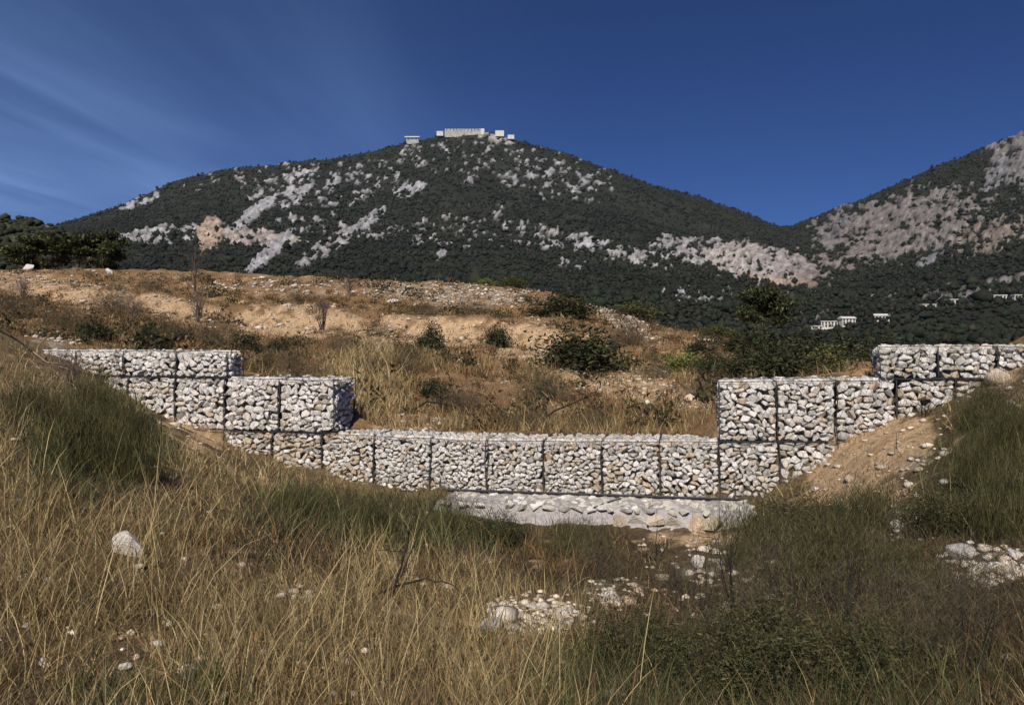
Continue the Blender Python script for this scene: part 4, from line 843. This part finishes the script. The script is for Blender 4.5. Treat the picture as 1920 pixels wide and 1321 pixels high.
for a in [('broom', 130, 868, 170, 170, 'green broom bush at the far left in front of the wall'), ('broom', 232, 892, 130, 190, 'dark green broom bush hiding the left baskets'), ('broom', 60, 800, 150, 120, 'dull green broom at the left picture edge'), ('broom', 175, 770, 120, 90, 'small broom tuft just below the top left basket'),
    ('green', 932, 1012, 124, 84, 'leafy green bush at the left end of the grey apron'), ('broom', 845, 1000, 120, 86, 'green broom in front of the wall centre'), ('broom', 700, 985, 140, 80, 'green tussock below the fourth bottom basket'), ('broom', 560, 960, 150, 80, 'green tussock below the dusty left baskets'),
    ('green', 1488, 1010, 130, 100, 'dark leafy bush at the right end of the grey apron'), ('green', 1570, 1012, 110, 86, 'dark leafy bush at the foot of the sandy mound'), ('broom', 1835, 905, 120, 150, 'tall dark broom in front of the right tier, nearer the mound'), ('broom', 1895, 1000, 150, 190, 'tallest broom at the right picture edge'),
    ('green', 1765, 995, 120, 96, 'dark bush above the wide grey boulder'),
    ('brown', 1400, 1150, 170, 110, 'brown scrub below the right end of the apron'), ('brown', 1560, 1150, 220, 130, 'wide brown scrub at lower right below the mound'), ('brown', 1715, 1170, 180, 110, 'brown scrub below the wide grey boulder'), ('brown', 1270, 1110, 130, 80, 'brown scrub under the apron ochre stones'), ('brown', 1120, 1080, 130, 70, 'reddish brown scrub in front of the apron'),
    ('brown', 1860, 1200, 200, 130, 'brown scrub at the right edge below the pale stones'), ('brown', 60, 960, 120, 70, 'grey brown scrub at the left edge of the slope'), ('brown', 720, 1110, 110, 60, 'brown scrub round the dead arching branch'), ('brown', 1640, 1060, 140, 90, 'dark brown scrub left of the wide grey boulder'),
    ('brown', 1480, 1100, 190, 120, 'dark brown scrub below the leafy bushes by the apron'), ('brown', 1800, 1130, 180, 100, 'brown scrub just below the knobbly pale stone'), ('brown', 1340, 1240, 200, 120, 'brown scrub behind the bottom green scrub'), ('brown', 1760, 1260, 220, 130, 'large brown scrub at the bottom right'), ('brown', 350, 1090, 120, 60, 'low brown scrub right of the white boulder'), ('brown', 170, 1130, 140, 70, 'low brown scrub below the white boulder'), ('brown', 470, 1180, 120, 60, 'low brown scrub in the grass at lower left'), ('brown', 100, 1060, 130, 70, 'grey brown scrub left of the white boulder'),
    ('broom', 1650, 1000, 150, 100, 'brownish green scrub along the foot of the mound'), ('broom', 1840, 800, 120, 110, 'green broom against the right baskets'), ('broom', 1910, 860, 130, 160, 'green broom at the right edge above the tallest one'), ('brown', 1870, 770, 110, 70, 'dry brown scrub below the right edge baskets'), ('broom', 1420, 1060, 150, 110, 'olive scrub below the dark leafy bush by the apron'), ('broom', 1580, 1110, 170, 120, 'olive scrub in the middle of the right foreground'), ('broom', 1720, 1090, 150, 100, 'olive scrub left below the wide grey boulder'), ('broom', 1080, 1040, 120, 60, 'low rusty olive scrub before the apron'),
    ('green', 1180, 1250, 180, 120, 'low dark green scrub under the white rock'), ('green', 1330, 1300, 240, 140, 'low dark green scrub at the bottom, right of the middle'), ('green', 1500, 1310, 260, 150, 'broad dark green scrub at the bottom right'), ('green', 1680, 1310, 240, 130, 'dark green scrub at the bottom right between two brown ones'), ('green', 1450, 1220, 200, 110, 'dark green scrub below the white slab'), ('green', 1610, 1235, 180, 100, 'dark green scrub with a fallen straw stalk above it')]:
    shrub(*a, *FR, group='bushes on the foreground slope')
for m in BARE: m.materials.append(M['twig'])
for m in BARE_D: m.materials.append(M['twig_dark'])
def bare(px, py, w, h, label, ya, yb, dark=False, group='bare bushes'):
    p = ground_at(px, py, ya, yb); k = p.y / F; r = random.Random(int(px + py))
    o = empty('bare_bush', (p.x, p.y, p.z - .02), r.uniform(0, 6)); tag(o, label, 'shrub', group)
    obj('twigs', r.choice(BARE_D if dark else BARE), None, o, scl=(w * k * (1.35 if dark else .7), w * k * (1.35 if dark else .7), h * k * (1.5 if dark else .95))); return o
for a in [(605, 618, 76, 92, 'grey purple bare bush on the terrace left of centre', *BK, False), (372, 604, 70, 80, 'bare grey bush at the foot of the tall bare tree', *BK, False), (690, 700, 60, 50, 'small bare bush in the yellow grass', *BK, False), (250, 600, 70, 60, 'leafless grey bush above the top left tier', *BK, False), (1150, 660, 50, 50, 'bare bush at the right side of the largest dark shrub', *BK, False), (45, 560, 60, 60, 'leafless grey bush at the far left bank', *BK, False),
    (1375, 1195, 120, 200, 'tall black twiggy bush at lower right', *FR, True), (1310, 1175, 100, 150, 'black twiggy bush left of the tallest one', *FR, True), (1590, 1200, 120, 190, 'black leafless bush below the sandy mound', *FR, True), (1225, 1050, 90, 66, 'black curled twigs in front of the apron ochre stones', *FR, True), (1400, 1010, 90, 70, 'bare dark bush at the apron right corner', *FR, True), (1680, 1150, 110, 110, 'dark leafless bush left of the brown scrub by the boulder', *FR, True), (1480, 1180, 120, 150, 'black twiggy bush between the tallest one and the one below the mound', *FR, True), (1440, 1090, 100, 110, 'black twigs above the white slab', *FR, True), (1540, 1080, 110, 120, 'black twigs below the leafy bush at the mound foot', *FR, True), (1760, 1130, 110, 110, 'dark leafless bush below the wide grey boulder', *FR, True), (1850, 1280, 130, 170, 'dark twiggy bush at the right of the bottom edge', *FR, True), (1640, 1290, 120, 160, 'dark twiggy bush rising from the bottom green scrub', *FR, True), (1260, 1140, 90, 100, 'dark twigs right of the white rock', *FR, True), (1130, 1060, 90, 70, 'thin dark twigs in the reddish scrub', *FR, True),
    (1740, 780, 60, 60, 'thin leafless bush on top of the sandy mound', 9, 13.5, True),
    (130, 720, 100, 80, 'tangle of grey twigs on the far left loose stones', 9, 15.9, False)]:
    bare(*a)

def bare_tree(px, py, h, label, ya, yb, seed, rad=.04):
    p = ground_at(px, py, ya, yb); k = p.y / F; H = h * k; r = random.Random(seed); L = []
    o = empty('bare_tree', p); tag(o, label, 'tree')
    top = [(0, 0, 0), (.03 * H, 0, H * .25), (-.02 * H, .01, H * .55), (.01 * H, 0, H)]
    obj('trunk', tubes_me('bare_trunk', [(top, [rad, rad * .75, rad * .5, rad * .15], 6)]), M['twig'], o)
    for i in range(24):
        t = r.uniform(.2, .95); a = r.uniform(0, 6.28)
        grow(r, Vector((0, 0, H * t)), Vector((math.cos(a), math.sin(a), .9)).normalized(), H * .42 * (1.15 - t), rad * .5, 2, L, .22, 2, .12)
    obj('branches', tubes_me('bare_branches', L), M['twig'], o)
bare_tree(366, 600, 150, 'tall thin leafless tree standing on the left terrace', *BK, 3)
bare_tree(655, 562, 48, 'small leafless tree at the terrace edge left of centre', *BK, 4, .06)

def pine(pos, H, W, label, seed, name='pine_tree', low=.35, cat='tree', n=9000, group=None):
    r = random.Random(seed); o = empty(name, pos, r.uniform(0, 6)); tag(o, label, cat, group); L = []
    obj('trunk', tubes_me('pine_trunk', [([(0, 0, -.1), (.02 * H, 0, H * .3), (-.01 * H, .02 * H, H * .65), (0, 0, H * .96)], [H * .03, H * .022, H * .014, H * .004], 7)]), M['bark'], o)
    tips = []
    for i in range(22):
        t = low + (1 - low) * r.random() ** .8; a = r.uniform(0, 6.28); ln = W * .5 * (1 - ((t - .55) / .62) ** 2) * r.uniform(.6, 1.1); ln = max(ln, .1 * W)
        b0 = Vector((0, 0, H * t * .95)); e = b0 + Vector((math.cos(a) * ln, math.sin(a) * ln, ln * r.uniform(.1, .45)))
        L.append(([b0, (b0 + e) / 2 + Vector((0, 0, -.03 * H)), e], [H * .009, H * .006, H * .002], 4)); tips += [e, lerp(b0, e, .7)]
    obj('limbs', tubes_me('pine_limbs', L), M['bark'], o)
    g = np.random.default_rng(seed); tp = np.array([t[:] for t in tips]); k = g.integers(0, len(tp), n)
    P = tp[k] + g.normal(0, 1, (n, 3)) * [W * .075, W * .075, H * .035]
    d = g.normal(0, 1, (n, 3)); d /= np.linalg.norm(d, axis=1)[:, None]; e2 = np.cross(d, g.normal(0, 1, (n, 3))); e2 /= np.linalg.norm(e2, axis=1)[:, None]
    S = W * .034 * g.uniform(.6, 1.5, (n, 1)); V = np.stack([P - e2 * S * .5, P + e2 * S * .5, P + d * S * 2], 1).reshape(-1, 3); T = np.arange(3 * n).reshape(-1, 3)
    cc = np.array(EVG[:3] + OLV[:1])[g.integers(0, 4, n)] * g.uniform(.6, 1.3, (n, 1)) * g.uniform(.7, 1.3, len(tp))[k][:, None]
    obj('crown', mesh_np('pine_crown', V, T, np.repeat(cc, 3, 0)), M['leaf'], o)
p = ground_at(1430, 648, 50, 64); pine(p, 100 * p.y / F, 92 * p.y / F, 'lone round topped pine standing right of the knoll', 5, low=.42)
for i, (px, py, h, w, lb) in enumerate([(172, 524, 72, 80, 'dark evergreen tree at the right end of the wooded hill'), (125, 528, 68, 90, 'broad dark evergreen left of the end tree'), (75, 520, 70, 70, 'dark evergreen behind the white rock at far left'), (20, 512, 58, 84, 'dark evergreen at the left picture edge on the skyline')]):
    p = ground_at(px, 515, 56, 76); p.y += 2; p.z = float(ground_h(p.x, p.y)); k = p.y / F
    pine(p, h * k, w * k, lb, 50 + i, 'evergreen_tree', .1, n=6500, group='evergreens below the wooded hill')

# ------------------------------------------------------------------ dead branches lying about
def branch(pxs, label, mat, rad=.012, ya=3, yb=13.4, name='dead_branch', Y=None):
    pts = []
    y0 = ground_at(pxs[0][0], pxs[0][2] if len(pxs[0]) > 2 else pxs[0][1], ya, yb).y if Y is None else Y
    for q in pxs:
        yy = y0 + (q[3] if len(q) > 3 else 0); pts.append(Vector(((q[0] - CX) / F * yy, yy, CZ + (HZ - q[1]) / F * yy)))
    fine = []
    for i in range(len(pts) - 1):
        for t in (0, .33, .66): fine.append(pts[i].lerp(pts[i + 1], t) + Vector((random.gauss(0, .006), random.gauss(0, .02), random.gauss(0, .006))))
    fine.append(pts[-1]); n = len(fine); o = empty(name, fine[0]); tag(o, label, 'branch', 'dead branches')
    b = fine[0]; r = random.Random(int(pxs[0][0])); L = [([q - b for q in fine], [rad * (1 - .75 * i / (n - 1)) for i in range(n)], 5)]
    for i in range(2, n, 2):
        grow(r, fine[i] - b, Vector((r.gauss(0, .6), r.gauss(0, .6), r.uniform(.1, 1))).normalized(), rad * r.uniform(9, 22), rad * .4, 1, L, .2, 2, .05)
    me = tubes_me('dead_branch', L); me.materials.append(M[mat]); o.location = b; o_ = obj(name, me, None, None, b); tag(o_, label, 'branch', 'dead branches'); bpy.data.objects.remove(o)
branch([(690, 1118, 1120), (740, 1098), (800, 1086), (845, 1092), (872, 1116)], 'arching dead branch above the brown scrub left of centre', 'twig_dark', .011)
branch([(728, 1130, 1130), (745, 1080), (762, 1030), (772, 985)], 'upright forked dead stem left of the arching branch', 'twig_dark', .014)
branch([(752, 1075, 1130), (790, 985), (835, 915)], 'thin dark dead stem leaning right toward the wall', 'twig_dark', .007)
branch([(0, 618, 690), (35, 640), (70, 668), (130, 690), (200, 712)], 'fallen dark branch crossing the far left loose stones', 'twig_dark', .02, 9, 15.5, Y=14.6)
branch([(62, 660, 690), (85, 678), (120, 684)], 'short bleached branch below the fallen dark one', 'twig_pale', .014, 9, 15.5, Y=14.3)
branch([(1395, 1142, 1160), (1440, 1168), (1490, 1190)], 'fallen straw coloured stalk over the dark green scrub', 'twig_pale', .005)
branch([(1672, 1186, 1230), (1715, 1208), (1770, 1245)], 'pale fallen stick at lower right', 'twig_pale', .005)
branch([(765, 775, 775), (800, 752), (850, 760), (900, 790), (950, 800)], 'crooked dark branch lying behind the wall centre left', 'twig_dark', .03, *BK)
branch([(1010, 790, 795), (1040, 770), (1090, 748), (1110, 742)], 'dark dead bough behind the wall, right of centre', 'twig_dark', .03, *BK)
branch([(250, 820, 890), (232, 760), (228, 700), (238, 650)], 'slanting dark stick leaning on the top left basket', 'twig_dark', .009, Y=14.6)

# ------------------------------------------------------------------ air
mh = bpy.data.materials.new('thin_air'); mh.use_nodes = True; hn = mh.node_tree; hn.nodes.clear()
ho = hn.nodes.new('ShaderNodeOutputMaterial'); hv = hn.nodes.new('ShaderNodeVolumePrincipled'); hv.inputs['Density'].default_value = 0.00002
hv.inputs['Color'].default_value = (0.72, 0.82, 1.0, 1); hn.links.new(hv.outputs[0], ho.inputs['Volume'])
tag(obj('haze', box_me('haze', -5200, 5200, -90, 4200, -500, 700), mh), kind='stuff')
